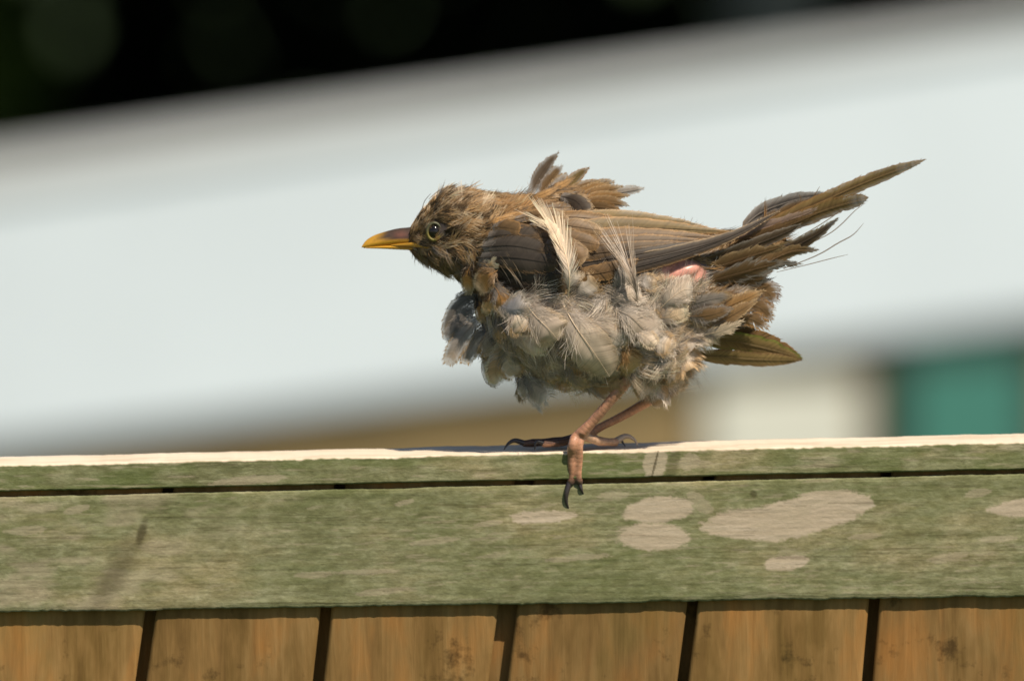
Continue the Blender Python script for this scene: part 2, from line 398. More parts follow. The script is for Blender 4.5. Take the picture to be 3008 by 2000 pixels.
def cap_wear(X, Y, f, g):
    top = (f == 0) & (g > 0.0)
    e_ = np.where(top, 1., 0.) + np.where((g == 0), 1 - sstep(.03, .09, f + (fbm(X / 20, X * 0 + 2, 60) - .5) * .1), 0)
    w = np.maximum(blob(X, Y, 1925, 1362, 34, 44, 12, 51, .3) * .75, blob(X, Y, 740, 1410, 110, 12, -5, 52, .5) * .5)
    w = np.maximum(w, blob(X, Y, 2030, 1355, 30, 26, 0, 53, .5) * .5)
    w = np.maximum(w, sstep(.6, .75, fbm(X / 90, Y / 9, 54)) * .35)
    dk = np.maximum(blob(X, Y, 1925, 1362, 3.5, 50, 14, 55, .2) * .7, sstep(.66, .76, fbm(X / 200, Y / 6, 56)) * .3)
    dk = np.maximum(dk, blob(X, Y, 1977, 1362, 16, 46, 10, 57, .3, .5) * .4)
    deep = np.clip(blob(X, Y, 1770, 1380, 170, 60, 0, 58, .4, .6) + sstep(.42, .62, fbm(X / 160, Y / 50, 59)) * .7, 0, 1)
    return dict(wear=np.where(g == 0, w, 0), edge=np.clip(e_, 0, 1), dark=np.where(g == 0, dk, 0), deep=np.where(g == 0, deep, 0))
CAP_T, CAP_B, RAIL_T, RAIL_B = (1367, 1298), (1446, 1380), (1462, 1393), (1801, 1753)
link('capping_board', board('capping_board', CAP_T, CAP_B, YF, .0335, 34, 26, cap_wear, (1.5, 1.1), True), M_ALGAE, fence)
link('rail', board('rail', RAIL_T, RAIL_B, YF + .0012, .0029, 110, 0, rail_wear, (1.3, 2.4)), M_ALGAE, fence)
YP = YF + .0012 + .0031
z_of = lambda px, py: far(px, py, YP)
# front pales with narrow gaps, back pales closing the gaps behind
edges = [(-640, .0), (-102, .0), (436, .0), (952, .0), (1484, .0), (2026, .0), (2562, .0), (3098, 0)]
lean = [7, 7, 8.2, 6.3, 7.4, 7.2, 5.0, 6]
for i in range(8): edges.append((3098 + 535 * (i + 1), 0)); lean.append(6 + (i % 3)); edges.insert(0, (-640 - 535 * (i + 1), 0)); lean.insert(0, 6 + (i % 2))
def pale_mesh(name, x0, x1, l0, l1, y0, y1, zt, zb, seed):
    """board between two leaning edges, slightly cupped, with eased arrises"""
    n = 10; sec = [(0, 1), (0, .12), (.02, 0)] + [(t_, 0) for t_ in np.linspace(.08, .92, n)] + [(.98, 0), (1, .12), (1, 1)]
    rows = np.linspace(0, 1, 24) ** 1.8; V_ = []
    for t_ in rows:
        z = zt + (zb - zt) * t_; dz = zt - z
        # lean only shows near the top; lower down the board hangs straight
        s0 = x0 - math.tan(math.radians(l0)) * (z_of(1504, 1840).z - z); s1 = x1 - math.tan(math.radians(l1)) * (z_of(1504, 1840).z - z)
        for u, g in sec:
            w = (mnoise.noise((seed * 3.7, z * 30, u * 2)) * .0004)
            V_.append((s0 + (s1 - s0) * u, y0 + (y1 - y0) * g - .0002 * math.sin(math.pi * u) + w, z))
    m = len(sec); idx = np.arange(len(rows) * m).reshape(len(rows), m); r = np.roll(np.arange(m), -1)
    Q = np.stack([idx[:-1], idx[1:], idx[1:][:, r], idx[:-1][:, r]], -1).reshape(-1, 4)
    return np_mesh(name, V_, Q, smooth=False)
for i in range(len(edges) - 1):
    e0, e1 = edges[i][0], edges[i + 1][0]
    zt = z_of(1504, line((1415, 1349), .5 * (e0 + e1))).z; zb = .10
    x0 = z_of(e0 + (28 if e0 == 1484 else 16), 1840).x; x1 = z_of(e1 - (28 if e1 == 1484 else 16), 1840).x
    thin = .0030 if e0 == 1484 or e1 == 1484 else .0065
    me = pale_mesh('pale', x0, x1, lean[i], lean[i + 1], YP + RNG.uniform(-.0006, .0006), YP + .0065, zt, zb, i)
    link('pale', me, M_PALE, fence)
for i in range(1, len(edges) - 1):
    e0 = edges[i][0]; off = -.0035 if e0 == 1484 else 0
    me = pale_mesh('back_pale', z_of(e0 - 150, 1840).x, z_of(e0 + 150, 1840).x, lean[i], lean[i], YP + .0125 + off * 1.6 - .001, YP + .0185 + off * 1.6, z_of(1504, line((1415, 1349), e0)).z, .10, i + 40)
    link('back_pale', me, M_PALE, fence)
zr = zf(1600)
for nm, y0, y1, za, zb_ in (('back_rail', YP + .0190, YP + .030, -.03, .018),):
    bm = bmesh.new(); box_bm(bm, -1.1, 1.1, y0, y1, zr + za, zr + zb_, .002, Matrix.Translation((0, 0, zr)) @ Matrix.Rotation(-math.radians(1.25), 4, 'Y') @ Matrix.Translation((0, 0, -zr)))
    link(nm, bm_mesh(bm, nm), M_PALE, fence)
for xx in (-1.0, .95):
    bm = bmesh.new(); box_bm(bm, xx - .035, xx + .035, YP + .031, YP + .101, -.02, zr + .02 + xx * .02, .003)
    link('post', bm_mesh(bm, 'post'), M_PALE, fence)

# ------------------------------------------------------------------ the bird, in photo units: (px, py, d) with d towards the back
BASE = np.array([-1504 * K, 0, 0]) + np.array(C0)
MB = np.array([[K, 0, 0], [0, -K * UPC.y, -K * UPC.z], [0, K * FWD.y, K * FWD.z]])
def W(p):
    p = np.asarray(p, float)
    q = p.copy(); q[..., 1] = p[..., 1] - 1000
    return q @ MB + BASE
bird = tag(empty('bird', W((1690, 1318, 0))), 'ruffled brown young bird with yellow beak perched facing left on the fence', 'bird')
bird_inv = -np.array(bird.location)
def bird_mesh(name, v, q, col, mat, parent=None, smooth=True):
    me = np_mesh(name, W(v) + bird_inv, q, col, smooth)
    return link(name, me, mat, bird if parent is None else parent)
VV = 1.2757
def V(*p): return tuple(c * VV for c in p)

def ringmesh(C, R, n=20, closed=True, up=None):
    """tube of ellipses: C centres (m,3), R (m,2) radii in the two section directions"""
    C = np.array(C, float); R = np.array(R, float); m = len(C)
    T = np.gradient(C, axis=0); T /= np.linalg.norm(T, axis=1)[:, None]
    u = np.array(up if up is not None else (0, 0, 1.0)); A = u - (T @ u)[:, None] * T; A /= np.linalg.norm(A, axis=1)[:, None]
    B = np.cross(T, A); th = np.linspace(0, 2 * np.pi, n, endpoint=False)
    P = C[:, None] + A[:, None] * (R[:, 0:1] * np.cos(th))[..., None] + B[:, None] * (R[:, 1:2] * np.sin(th))[..., None]
    v = P.reshape(-1, 3); idx = np.arange(m * n).reshape(m, n); r = np.roll(np.arange(n), -1)
    q = np.stack([idx[:-1], idx[:-1][:, r], idx[1:][:, r], idx[1:]], -1).reshape(-1, 4)
    return v, q, idx
def add_tube(bm, C, R, n=16, up=None):
    v, q, idx = ringmesh(C, R, n, up=up); vs = [bm.verts.new(p) for p in v]
    for f in q: bm.faces.new([vs[i] for i in f])
    bm.faces.new([vs[i] for i in idx[0]][::-1]); bm.faces.new([vs[i] for i in idx[-1]])
def catmull(P, m):
    P = np.array(P, float)
    if len(P) == 2: return P[0] + (P[1] - P[0]) * np.linspace(0, 1, m)[:, None]
    E = np.vstack([2 * P[0] - P[1], P, 2 * P[-1] - P[-2]]); n = len(P) - 1
    t = np.linspace(0, n - 1e-6, m); i = t.astype(int); f = (t - i)[:, None]
    p0, p1, p2, p3 = E[i], E[i + 1], E[i + 2], E[i + 3]
    return .5 * (2 * p1 + (p2 - p0) * f + (2 * p0 - 5 * p1 + 4 * p2 - p3) * f ** 2 + (3 * p1 - p0 - 3 * p2 + p3) * f ** 3)
def add_limb(bm, pts, rad, n=14):
    C = catmull(pts, 6 * len(pts)); r = np.interp(np.linspace(0, 1, len(C)), np.linspace(0, 1, len(rad)), rad)
    C = np.vstack([C[0] - (C[1] - C[0]) * .01, C, C[-1] + (C[-1] - C[-2]) * .35 + 0]); r = np.concatenate([[r[0] * .4], r, [r[-1] * .35]])
    C[0] = C[1] - (C[2] - C[1]) * .4
    add_tube(bm, C, np.stack([r, r], 1), n, up=(.3, .2, 1))
def add_ell(bm, c, r, rotz=0):
    s = bmesh.ops.create_uvsphere(bm, u_segments=20, v_segments=12, radius=1)
    M = Matrix.Translation(c) @ Matrix.Rotation(math.radians(rotz), 4, 'Z') @ Matrix.Diagonal((*r, 1))
    for v in s['verts']: v.co = M @ v.co

bm = bmesh.new()
ST = [(935, 552, 12, 12), (952, 548, 30, 26), (972, 541, 50, 42), (1005, 534, 76, 60), (1050, 538, 92, 72), (1100, 568, 118, 84), (1150, 622, 166, 108), (1200, 645, 188, 128), (1260, 662, 198, 146),
      (1330, 678, 198, 154), (1400, 684, 186, 150), (1480, 676, 160, 132), (1560, 652, 122, 100), (1640, 618, 82, 68), (1700, 588, 50, 45), (1760, 558, 24, 26)]
C = catmull([V(s[0], s[1]) + (0,) for s in ST], 60); R = catmull([V(s[3], s[2]) + (0,) for s in ST], 60)[:, :2]
v, q, idx = ringmesh(C, R, 36); 
# keep sections upright
th = np.linspace(0, 2 * np.pi, 36, endpoint=False)
P = np.stack([C[:, 0:1] + 0 * th, C[:, 1:2] + R[:, 1:2] * np.sin(th), R[:, 0:1] * np.cos(th)], -1)
vs = [bm.verts.new(p) for p in P.reshape(-1, 3)]
for f in q: bm.faces.new([vs[i] for i in f])
bm.faces.new([vs[i] for i in idx[0]][::-1]); bm.faces.new([vs[i] for i in idx[-1]])
add_ell(bm, (1890, 1005, -70), (92, 100, 72), 20); add_ell(bm, (1932, 1046, 60), (84, 96, 66), 20)
add_ell(bm, V(1622, 692) + (0,), V(122, 60, 58), -18)
add_ell(bm, (1985, 806, -95), (78, 30, 45), -20)                      # bare skin beside the tail root
# legs and toes
LEGS = [
    ([(1880, 1020, -95), (1868, 1062, -98), (1858, 1096, -96)], [50, 34, 17]),
    ([(1860, 1086, -96), (1842, 1118, -92), (1790, 1180, -76), (1740, 1238, -60), (1708, 1272, -50)], [18, 17, 15, 15, 18]),
    ([(1708, 1268, -50), (1692, 1284, -46), (1682, 1304, -58), (1679, 1335, -42), (1680, 1380, -30), (1675, 1422, -22)], [15, 15, 16.5, 13.5, 15.5, 12.5, 14, 11, 11]),
    ([(1708, 1270, -48), (1702, 1288, -44), (1701, 1308, -50), (1700, 1350, -36), (1701, 1402, -26), (1704, 1424, -22)], [14, 13, 14.5, 12, 13.5, 11, 12, 9]),
    ([(1708, 1272, -46), (1735, 1288, -22), (1770, 1297, 10), (1812, 1299, 40)], [16, 14, 12, 14.5, 12, 13.5]),
    ([(1940, 1110, 70), (1950, 1136, 72), (1935, 1156, 72), (1914, 1174, 70)], [46, 20, 15, 15]),
    ([(1914, 1174, 70), (1830, 1222, 66), (1770, 1252, 62), (1722, 1280, 60)], [15, 13, 12, 14]),
    ([(1725, 1276, 60), (1670, 1290, 55), (1626, 1297, 50), (1580, 1300, 45), (1535, 1304, 40)], [13, 13, 11, 13.5, 11, 13, 10]),
    ([(1725, 1280, 58), (1670, 1296, 30), (1630, 1302, 12), (1592, 1304, 0)], [13, 12, 12, 10]),
    ([(1725, 1278, 62), (1680, 1292, 90), (1640, 1299, 110), (1600, 1301, 122)], [12, 11, 11, 9]),
    ([(1725, 1278, 62), (1760, 1294, 75), (1800, 1300, 88)], [13, 12, 10])]
for pts, rad in LEGS: add_limb(bm, pts, rad)
raw = bm_mesh(bm, 'raw_body')
tmp = bpy.data.objects.new('raw_body', raw); COL.objects.link(tmp)
md = tmp.modifiers.new('r', 'REMESH'); md.mode = 'VOXEL'; md.voxel_size = 4.2; md.use_smooth_shade = True
ms = tmp.modifiers.new('s', 'SMOOTH'); ms.factor = .5; ms.iterations = 3
dg = bpy.context.evaluated_depsgraph_get(); ev = tmp.evaluated_get(dg)
bme = bpy.data.meshes.new_from_object(ev); bpy.data.objects.remove(tmp); bpy.data.meshes.remove(raw)
bv = np.empty(len(bme.vertices) * 3, np.float32); bme.vertices.foreach_get('co', bv); bv = bv.reshape(-1, 3).astype(float)
bme.calc_loop_triangles(); bt = np.empty(len(bme.loop_triangles) * 3, np.int32); bme.loop_triangles.foreach_get('vertices', bt); bt = bt.reshape(-1, 3)
BVH = BVHTree.FromPolygons([tuple(p) for p in bv], [tuple(t) for t in bt])
legd = np.full(len(bv), 1e9); band = np.zeros(len(bv))
for pts, rad in LEGS:
    Cc = catmull(pts, 30)
    Cc = catmull(pts, 80); arc = np.concatenate([[0], np.cumsum(np.linalg.norm(np.diff(Cc, axis=0), axis=1))])
    for c, a_ in zip(Cc, arc):
        dd = np.linalg.norm(bv - c, axis=1); nearer = dd < legd; legd = np.where(nearer, dd, legd); band = np.where(nearer, a_, band)
is_leg = ((legd < 24) & (bv[:, 1] > 1060))
col = np.tile([.075, .055, .042], (len(bv), 1))
col[bv[:, 1] > 800] = (.13, .115, .105)
legc = np.array([.54, .275, .165]); lt = .75 + .5 * fbm(bv[:, 0] / 18, bv[:, 1] / 18, 70)
lc = legc * lt[:, None]; dkf = sstep(1385, 1425, bv[:, 1])[:, None]; lc = lc * (1 - dkf) + np.array([.06, .045, .04]) * dkf
far_toe_shade = (bv[:, 2] > 0) & (bv[:, 0] < 1680); lc[far_toe_shade] = np.array([.085, .045, .028])  # far toes painted darker, standing in for the shade on them
tan_k = np.exp(-(((bv[:, 0] - 1868) / 32) ** 2 + ((bv[:, 1] - 1062) / 45) ** 2))[:, None]
hind = ((bv[:, 0] > 1725) & (bv[:, 1] > 1272))[:, None]; lc = np.where(hind, np.array([.48, .30, .19]) * lt[:, None], lc)
col[is_leg] = lc[is_leg]
sk = np.exp(-(((bv[:, 0] - 1985) / 85) ** 2 + ((bv[:, 1] - 806) / 45) ** 2))[:, None] * (bv[:, 2:3] < -40)
sk = sstep(.25, .5, sk); col = col * (1 - sk) + np.array([.74, .35, .27]) * sk
nk = np.exp(-(((bv[:, 0] - 1395) / 26) ** 2 + ((bv[:, 1] - 735) / 60) ** 2))[:, None] * (bv[:, 2:3] < 0); col = col * (1 - nk) + np.array([.09, .03, .02]) * nk
bq = np.empty(len(bme.loops), np.int32); bme.loops.foreach_get('vertex_index', bq)
bq = bq.reshape(-1, 4)
body = bird_mesh('body', bv, bq, col, M_BODY)
ab = body.data.attributes.new('band', 'FLOAT', 'POINT'); ab.data.foreach_set('value', np.where(is_leg, band / 13.0, 0).astype(np.float32))

# ---- feathers
BROWN, DBROWN, TAWNY, BUFF, CREAM, GREY, LGREY, OLIVE, DGREY = [np.array(c) for c in (
    (.27, .160, .070), (.068, .046, .028), (.45, .25, .095), (.62, .425, .23), (.85, .67, .47), (.40, .34, .285), (.74, .63, .52), (.31, .21, .08), (.17, .148, .128))]
class Acc:
    def __init__(s): s.v = []; s.q = []; s.c = []; s.n = 0
    def add(s, v, q, c): c = np.asarray(c); s.v.append(v); s.q.append(q + s.n); s.c.append(c if c.shape[1] == 4 else np.hstack([c, np.ones((len(c), 1))])); s.n += len(v)
    def arrays(s): return np.concatenate(s.v), np.concatenate(s.q), np.concatenate(s.c)
def lerp(a_, b_, t): return a_ + (b_ - a_) * t
def feather(acc, pts, w, c0, c1, c2, nb=36, n0=(0, 0, -1), ang=(58, 24), fray=.12, down=.25, cup=.12, splits=3, asym=(1, 1), tip=.6, edge=.25, shaft=None,
            rows=4, rng=RNG, bars=0., wide=1.25, shape=(.45, .5), var=.14, rach=1.0, mid=None):
    """one feather: a shaft along pts and two vanes of separate barbs. c0 downy base, c1 vane, c2 tip and edge colour"""
    M = 20; Rr = catmull(pts, M); T = np.gradient(Rr, axis=0); T /= np.linalg.norm(T, axis=1)[:, None] + 1e-9
    n0 = np.array(n0, float); N = n0 - (T @ n0)[:, None] * T; N /= np.linalg.norm(N, axis=1)[:, None] + 1e-9
    B = np.cross(T, N); tt = np.linspace(0, 1, M); L = np.linalg.norm(np.diff(Rr, axis=0), axis=1).sum()
    t = np.linspace(.05, .985, nb)
    f3 = lambda A_: np.stack([np.interp(t, tt, A_[:, k]) for k in range(3)], 1)
    r0, t0, n_, b_ = f3(Rr), f3(T), f3(N), f3(B)
    sp = L / nb
    for side, am in ((1, asym[0]), (-1, asym[1])):
        prof = np.sin(np.pi * np.clip(t, 0, 1) ** shape[0] * .999) ** shape[1] if False else (sstep(0, .28, t) * .55 + .45 * sstep(-.05, .6, t)) * np.sqrt(np.clip(1 - ((t - .0) ** 4) * .55, 0, 1))
        wt = w / 2 * am * prof
        a0 = np.radians(lerp(ang[0], ang[1], t ** 1.3))
        cl = np.zeros(nb); cn = np.zeros(nb)
        if splits:
            bnd = np.sort(rng.random(splits)); ci = np.searchsorted(bnd, t); k = rng.normal(size=splits + 1); cl = k[ci] * .13; cn = rng.normal(size=splits + 1)[ci]
            pos = t - np.concatenate([[0], bnd])[ci]; cl = cl - pos * rng.random() * .5
        dn = 1 - sstep(0, max(down, .01), t)
        aa = a0 + cl + rng.normal(size=nb) * (.03 + .28 * dn)
        tl_ = np.clip(sstep(.75, 1, t), 0, 1); Lb = wt / np.sin(np.clip(a0, .35, 2)) * (1 + fray * rng.normal(size=nb) + fray * .6 * cn * .5)
        Lb = np.maximum(Lb, .05 * w)
        s = np.linspace(0, 1, rows)[None, :]
        bend = .35 + .3 * rng.random((nb, 1))
        ang_ = aa[:, None] * (1 - bend * s * .7)
        dirv = np.cos(ang_)[..., None] * t0[:, None] + side * np.sin(ang_)[..., None] * b_[:, None]
        ds = np.concatenate([np.zeros((nb, 1)), np.ones((nb, rows - 1)) / (rows - 1)], 1)
        path = r0[:, None] + np.cumsum(dirv * (ds * Lb[:, None])[..., None], 1)
        path = path + n_[:, None] * ((-cup * wt[:, None] * s ** 2) + (cn[:, None] * .05 + rng.normal(size=(nb, 1)) * (.02 + .22 * dn[:, None])) * wt[:, None] * s)[..., None]
        hw = sp * wide * .5 * (1 - .8 * s ** 3) * (1 - .6 * dn[:, None])
        pr = np.cross(dirv, n_[:, None]); tw = rng.normal(size=(nb, 1, 1)) * .18
        pr = pr + n_[:, None] * tw
        vv = np.stack([path - pr * hw[..., None], path + pr * hw[..., None]], 2).reshape(-1, 3)
        i = np.arange(nb)[:, None] * rows * 2 + np.arange(rows - 1)[None] * 2
        qq = np.stack([i, i + 1, i + 3, i + 2], -1).reshape(-1, 4)
        kt = sstep(down * .4, down + .15, t)[:, None, None]; base = lerp(c0, c1, kt)
        if mid is not None: base = lerp(base, np.array(mid), np.exp(-((s / .35) ** 2))[..., None] * kt)
        ek = np.maximum(sstep(1 - edge, 1, s * np.ones((nb, 1))), sstep(tip, 1, t)[:, None]) * kt[..., 0]
        cc = lerp(base, c2, ek[..., None])
        cc = cc * (1 + var * rng.normal(size=(nb, 1, 1)) + bars * np.sin(t * 60)[:, None, None])
        cc = np.repeat(np.clip(cc, .004, .9)[:, :, None], 2, 2).reshape(-1, 3)
        acc.add(vv, qq, cc)
    rr = np.interp(tt, [0, 1], [1.5, .35]) * rach * max(.5, min(1.6, L / 220))
    vv = np.stack([Rr - B * rr[:, None] + N * .6, Rr + N * (rr[:, None] + .8), Rr + B * rr[:, None] + N * .6], 1).reshape(-1, 3)
    i = np.arange(M - 1)[:, None] * 3 + np.arange(2)[None]; qq = np.stack([i, i + 1, i + 4, i + 3], -1).reshape(-1, 4)
    acc.add(vv, qq, np.tile(np.array(shaft if shaft is not None else c1 * .8), (len(vv), 1)))

def vane(acc, pts, w, c0, c1, c2, nt=40, ns=4, n0=(0, 0, -1), sweep=.6, fray=.1, down=.1, cup=.12, splits=3, asym=(1, 1), tip=.6, edge=.25, shaft=None,
         rng=RNG, var=.08, mid=None, ends='round', fringe=40, nd=40, wave=.12, rach=1.0, hw=1.1, thin=0., sharp=2.0):
    """one feather as a closed vane: a cupped, notched surface on both sides of the shaft, fringed with barb ends, loose down at its base"""
    M = 24; Rr = catmull(pts, M); L = np.linalg.norm(np.diff(Rr, axis=0), axis=1).sum()
    Rr = np.vstack([Rr, Rr[-1] + (Rr[-1] - Rr[-2]) * 4]); tt = np.concatenate([np.linspace(0, 1, M), [1 + 4 / (M - 1)]])
    T = np.gradient(Rr, axis=0); T[-1] = T[-2]; T /= np.linalg.norm(T, axis=1)[:, None] + 1e-9
    n0 = np.array(n0, float); N = n0 - (T @ n0)[:, None] * T; N /= np.linalg.norm(N, axis=1)[:, None] + 1e-9
    B = np.cross(T, N)
    f3 = lambda A_, q: np.stack([np.interp(q, tt, A_[:, k]) for k in range(3)], -1)
    t = 1 - (1 - np.linspace(.04, 1, nt)) ** 1.25; s = np.linspace(-1, 1, 2 * ns + 1)
    if ends == 'round': end = np.sqrt(np.clip(1 - np.clip((t - .55) / .45, 0, 1) ** 2.4, 0, 1)); st = .35 + .65 * sstep(-.05, .55, t)
    else: end = np.clip(1 - np.clip((t - .3) / .7, 0, 1) ** sharp, 0, 1); st = .5 + .5 * sstep(0, .3, t)
    ph = rng.random(2) * 50; wt = np.zeros((nt, 2 * ns + 1)); wave_ = np.zeros_like(wt)
    for sd_, k in ((-1, 0), (1, 1)):
        p = end * st * (1 + fray * 2.2 * (vn(t * L / 14, t * 0 + ph[k], 5) - .5) + fray * 2.2 * (vn(t * L / 45, t * 0 + ph[k], 6) - .5))
        for _ in range(splits): p = p * (1 - rng.random() * min(.75, 3.2 * fray) * np.exp(-((t - rng.uniform(.2, .97)) / rng.uniform(.008, .03)) ** 2))
        sel = (s < 0) if sd_ < 0 else (s >= 0); wt[:, sel] = (w / 2 * asym[k] * p)[:, None]
        wave_[:, sel] = ((vn(t * 5, t * 0 + ph[k], 9) - .5) * 2 * wave)[:, None]
    a_ = np.abs(s)[None]; q = t[:, None] + sweep * wt * a_ / L * (1 - t[:, None] ** 4)
    Rq, Bq, Nq = f3(Rr, q), f3(B, q), f3(N, q)
    pos = Rq + Bq * (wt * s[None])[..., None] + Nq * (wt * (-cup * a_ ** 2 + wave_ * a_) - .7 * (a_ < .01))[..., None]
    kt = sstep(down * .4, down + .15, t)[:, None, None]; base = lerp(c0, c1, kt) * np.ones((nt, 2 * ns + 1, 1))
    if mid is not None: base = lerp(base, np.array(mid), np.exp(-((a_ / .4) ** 2))[..., None] * kt)
    ek = np.maximum(sstep(1 - edge, 1, a_), sstep(tip, 1, t)[:, None]) * kt[..., 0]
    cc = lerp(base, np.array(c2), ek[..., None])
    st_ = (1 + var * rng.normal(size=(nt, 1)) + var * 1.6 * (vn(t[:, None] * 9 + 0 * s, s[None] * 2.2 + 0 * t[:, None] + ph[0], 3) - .5) * 2)[..., None]
    cc = np.clip(cc * st_, .004, .9)
    m = 2 * ns + 1; idx = np.arange(nt * m).reshape(nt, m)
    op = 1 - thin * np.maximum(sstep(.45, 1, a_) * np.ones((nt, 1)), np.maximum(sstep(.8, 1, t), 1 - sstep(0, down + .1, t))[:, None]) * (.25 + .75 * rng.random((nt, 1)) ** .7)
    acc.add(pos.reshape(-1, 3), np.stack([idx[:-1, :-1], idx[:-1, 1:], idx[1:, 1:], idx[1:, :-1]], -1).reshape(-1, 4), np.concatenate([cc, op[..., None]], -1).reshape(-1, 4))
    def strands(tk, sk, ang, Ls, wd, col, bend, upk):
        n = len(tk); r = np.array([np.interp(tk, t, wt[:, 0 if z < 0 else -1]) for z in (-1, 1)]); wk = np.where(sk < 0, r[0], r[1])
        qk = tk + sweep * wk * np.abs(sk) / L * (1 - tk ** 4); p0 = f3(Rr, qk) + f3(B, qk) * (wk * sk)[:, None] + f3(N, qk) * (-cup * wk * sk ** 2 + .4)[:, None]
        u = np.linspace(0, 1, 4)[None, :]; an = ang[:, None] * (1 - bend[:, None] * u)
        dv = np.cos(an)[..., None] * f3(T, qk)[:, None] + (np.sign(sk)[:, None] * np.sin(an))[..., None] * f3(B, qk)[:, None] + (upk[:, None] * u)[..., None] * f3(N, qk)[:, None]
        dsx = np.concatenate([np.zeros((n, 1)), np.ones((n, 3)) / 3], 1); path = p0[:, None] + np.cumsum(dv * (dsx * Ls[:, None])[..., None], 1)
        pr = np.cross(dv, f3(N, qk)[:, None]); h_ = wd * np.array([1, .9, .7, .25])[None, :, None]
        vv = np.stack([path - pr * h_, path + pr * h_], 2).reshape(-1, 3); i = np.arange(n)[:, None] * 8 + np.arange(3)[None] * 2
        acc.add(vv, np.stack([i, i + 1, i + 3, i + 2], -1).reshape(-1, 4), np.repeat(np.clip(col * (1 + .15 * rng.normal(size=(n, 1))), .004, .9), 8, 0))
    if fringe:
        tk = rng.uniform(max(.12, down * .6), .985, fringe); sk = rng.choice([-1, 1], fringe) * rng.uniform(.75, 1, fringe)
        strands(tk, sk, np.arctan(1 / max(sweep, .2)) * (1 - .5 * tk) + rng.normal(size=fringe) * .14, w * rng.uniform(.08, .26, fringe) * (.6 + fray * 3), hw, np.tile(np.array(c2) * .95, (fringe, 1)), rng.uniform(.1, .8, fringe), rng.normal(size=fringe) * .15)
    if nd:
        tk = rng.uniform(.03, max(down, .08) + .12, nd); sk = rng.choice([-1, 1], nd) * rng.uniform(.02, .9, nd)
        strands(tk, sk, rng.uniform(.3, 1.5, nd), w * rng.uniform(.18, .55, nd), hw, np.tile(np.array(c0), (nd, 1)), rng.uniform(-.3, 1, nd), rng.normal(size=nd) * .4)
    rr = np.interp(tt[:-1], [0, 1], [1.5, .3]) * rach * max(.4, min(1.5, L / 220))
    R_, B_, N_ = Rr[:-1], B[:-1], N[:-1]; vv = np.stack([R_ - B_ * rr[:, None] + N_ * .9, R_ + N_ * (rr[:, None] + 1.2), R_ + B_ * rr[:, None] + N_ * .9], 1).reshape(-1, 3)
    i = np.arange(M - 1)[:, None] * 3 + np.arange(2)[None]; acc.add(vv, np.stack([i, i + 1, i + 4, i + 3], -1).reshape(-1, 4), np.tile(np.clip(np.array(shaft if shaft is not None else c1 * .8), 0, .9), (len(vv), 1)))
def grow(acc, pts, w, c0, c1, c2, style='vane', **k):
    if style == 'barb':
        for z in ('fringe', 'nd', 'wave', 'hw', 'ends', 'thin', 'sharp'): k.pop(z, 0)
        return feather(acc, pts, w, c0, c1, c2, **k)
    a_ = k.pop('ang', (50, 22)); k['sweep'] = .6 / math.tan(math.radians(.5 * (a_[0] + a_[1])))
    k['nt'] = int(np.clip(k.pop('nb', 40) * (1.7 if k.get('thin', 0) > .55 else 1), 12, 160)); k.pop('wide', 0); k.pop('bars', 0); k.pop('rows', 0)
    return vane(acc, pts, w, c0, c1, c2, **k)

def surf(px, py, lift=0.):
    """point on the near side of the body under a photo position, raised by lift"""
    h = BVH.ray_cast(Vector((px, py, -900)), Vector((0, 0, 1)))
    if h[0] is None:
        h = BVH.find_nearest(Vector((px, py, -60))); d = min(h[0].z, 0)
        return np.array([px, py, d - lift * .6]), np.array([0, 0, -1.])
    n = np.array(h[1]); n = n if n[2] < 0 else -n
    return np.array([px, py, h[0].z - lift]), n
def on_body(name, pts2, w, c0, c1, c2, lifts=(10, 16, 22), **kw):
    P3, n0 = [], np.zeros(3); ns = np.linspace(0, 1, len(pts2)); lf = np.interp(ns, np.linspace(0, 1, len(lifts)), lifts)
    for (x, y), l in zip(pts2, lf):
        p, n = surf(x, y, l); P3.append(p); n0 += n
    P3 = np.array(P3); 
    for i in range(1, len(P3)): P3[i, 2] = np.clip(P3[i, 2], P3[i - 1, 2] - 60, P3[i - 1, 2] + 60)
    n0 = n0 / np.linalg.norm(n0) * .6 + np.array([0, 0, -.7]); n0 = n0 + np.array(kw.pop('turn', (0, 0, 0)))
    acc = Acc(); grow(acc, P3, w, c0, c1, c2, n0=n0, **kw)
    return bird_mesh(name, *acc.arrays(), M_F)
def in_air(name, pts3, w, c0, c1, c2, **kw):
    acc = Acc(); grow(acc, pts3, w, c0, c1, c2, **kw); return bird_mesh(name, *acc.arrays(), M_F)

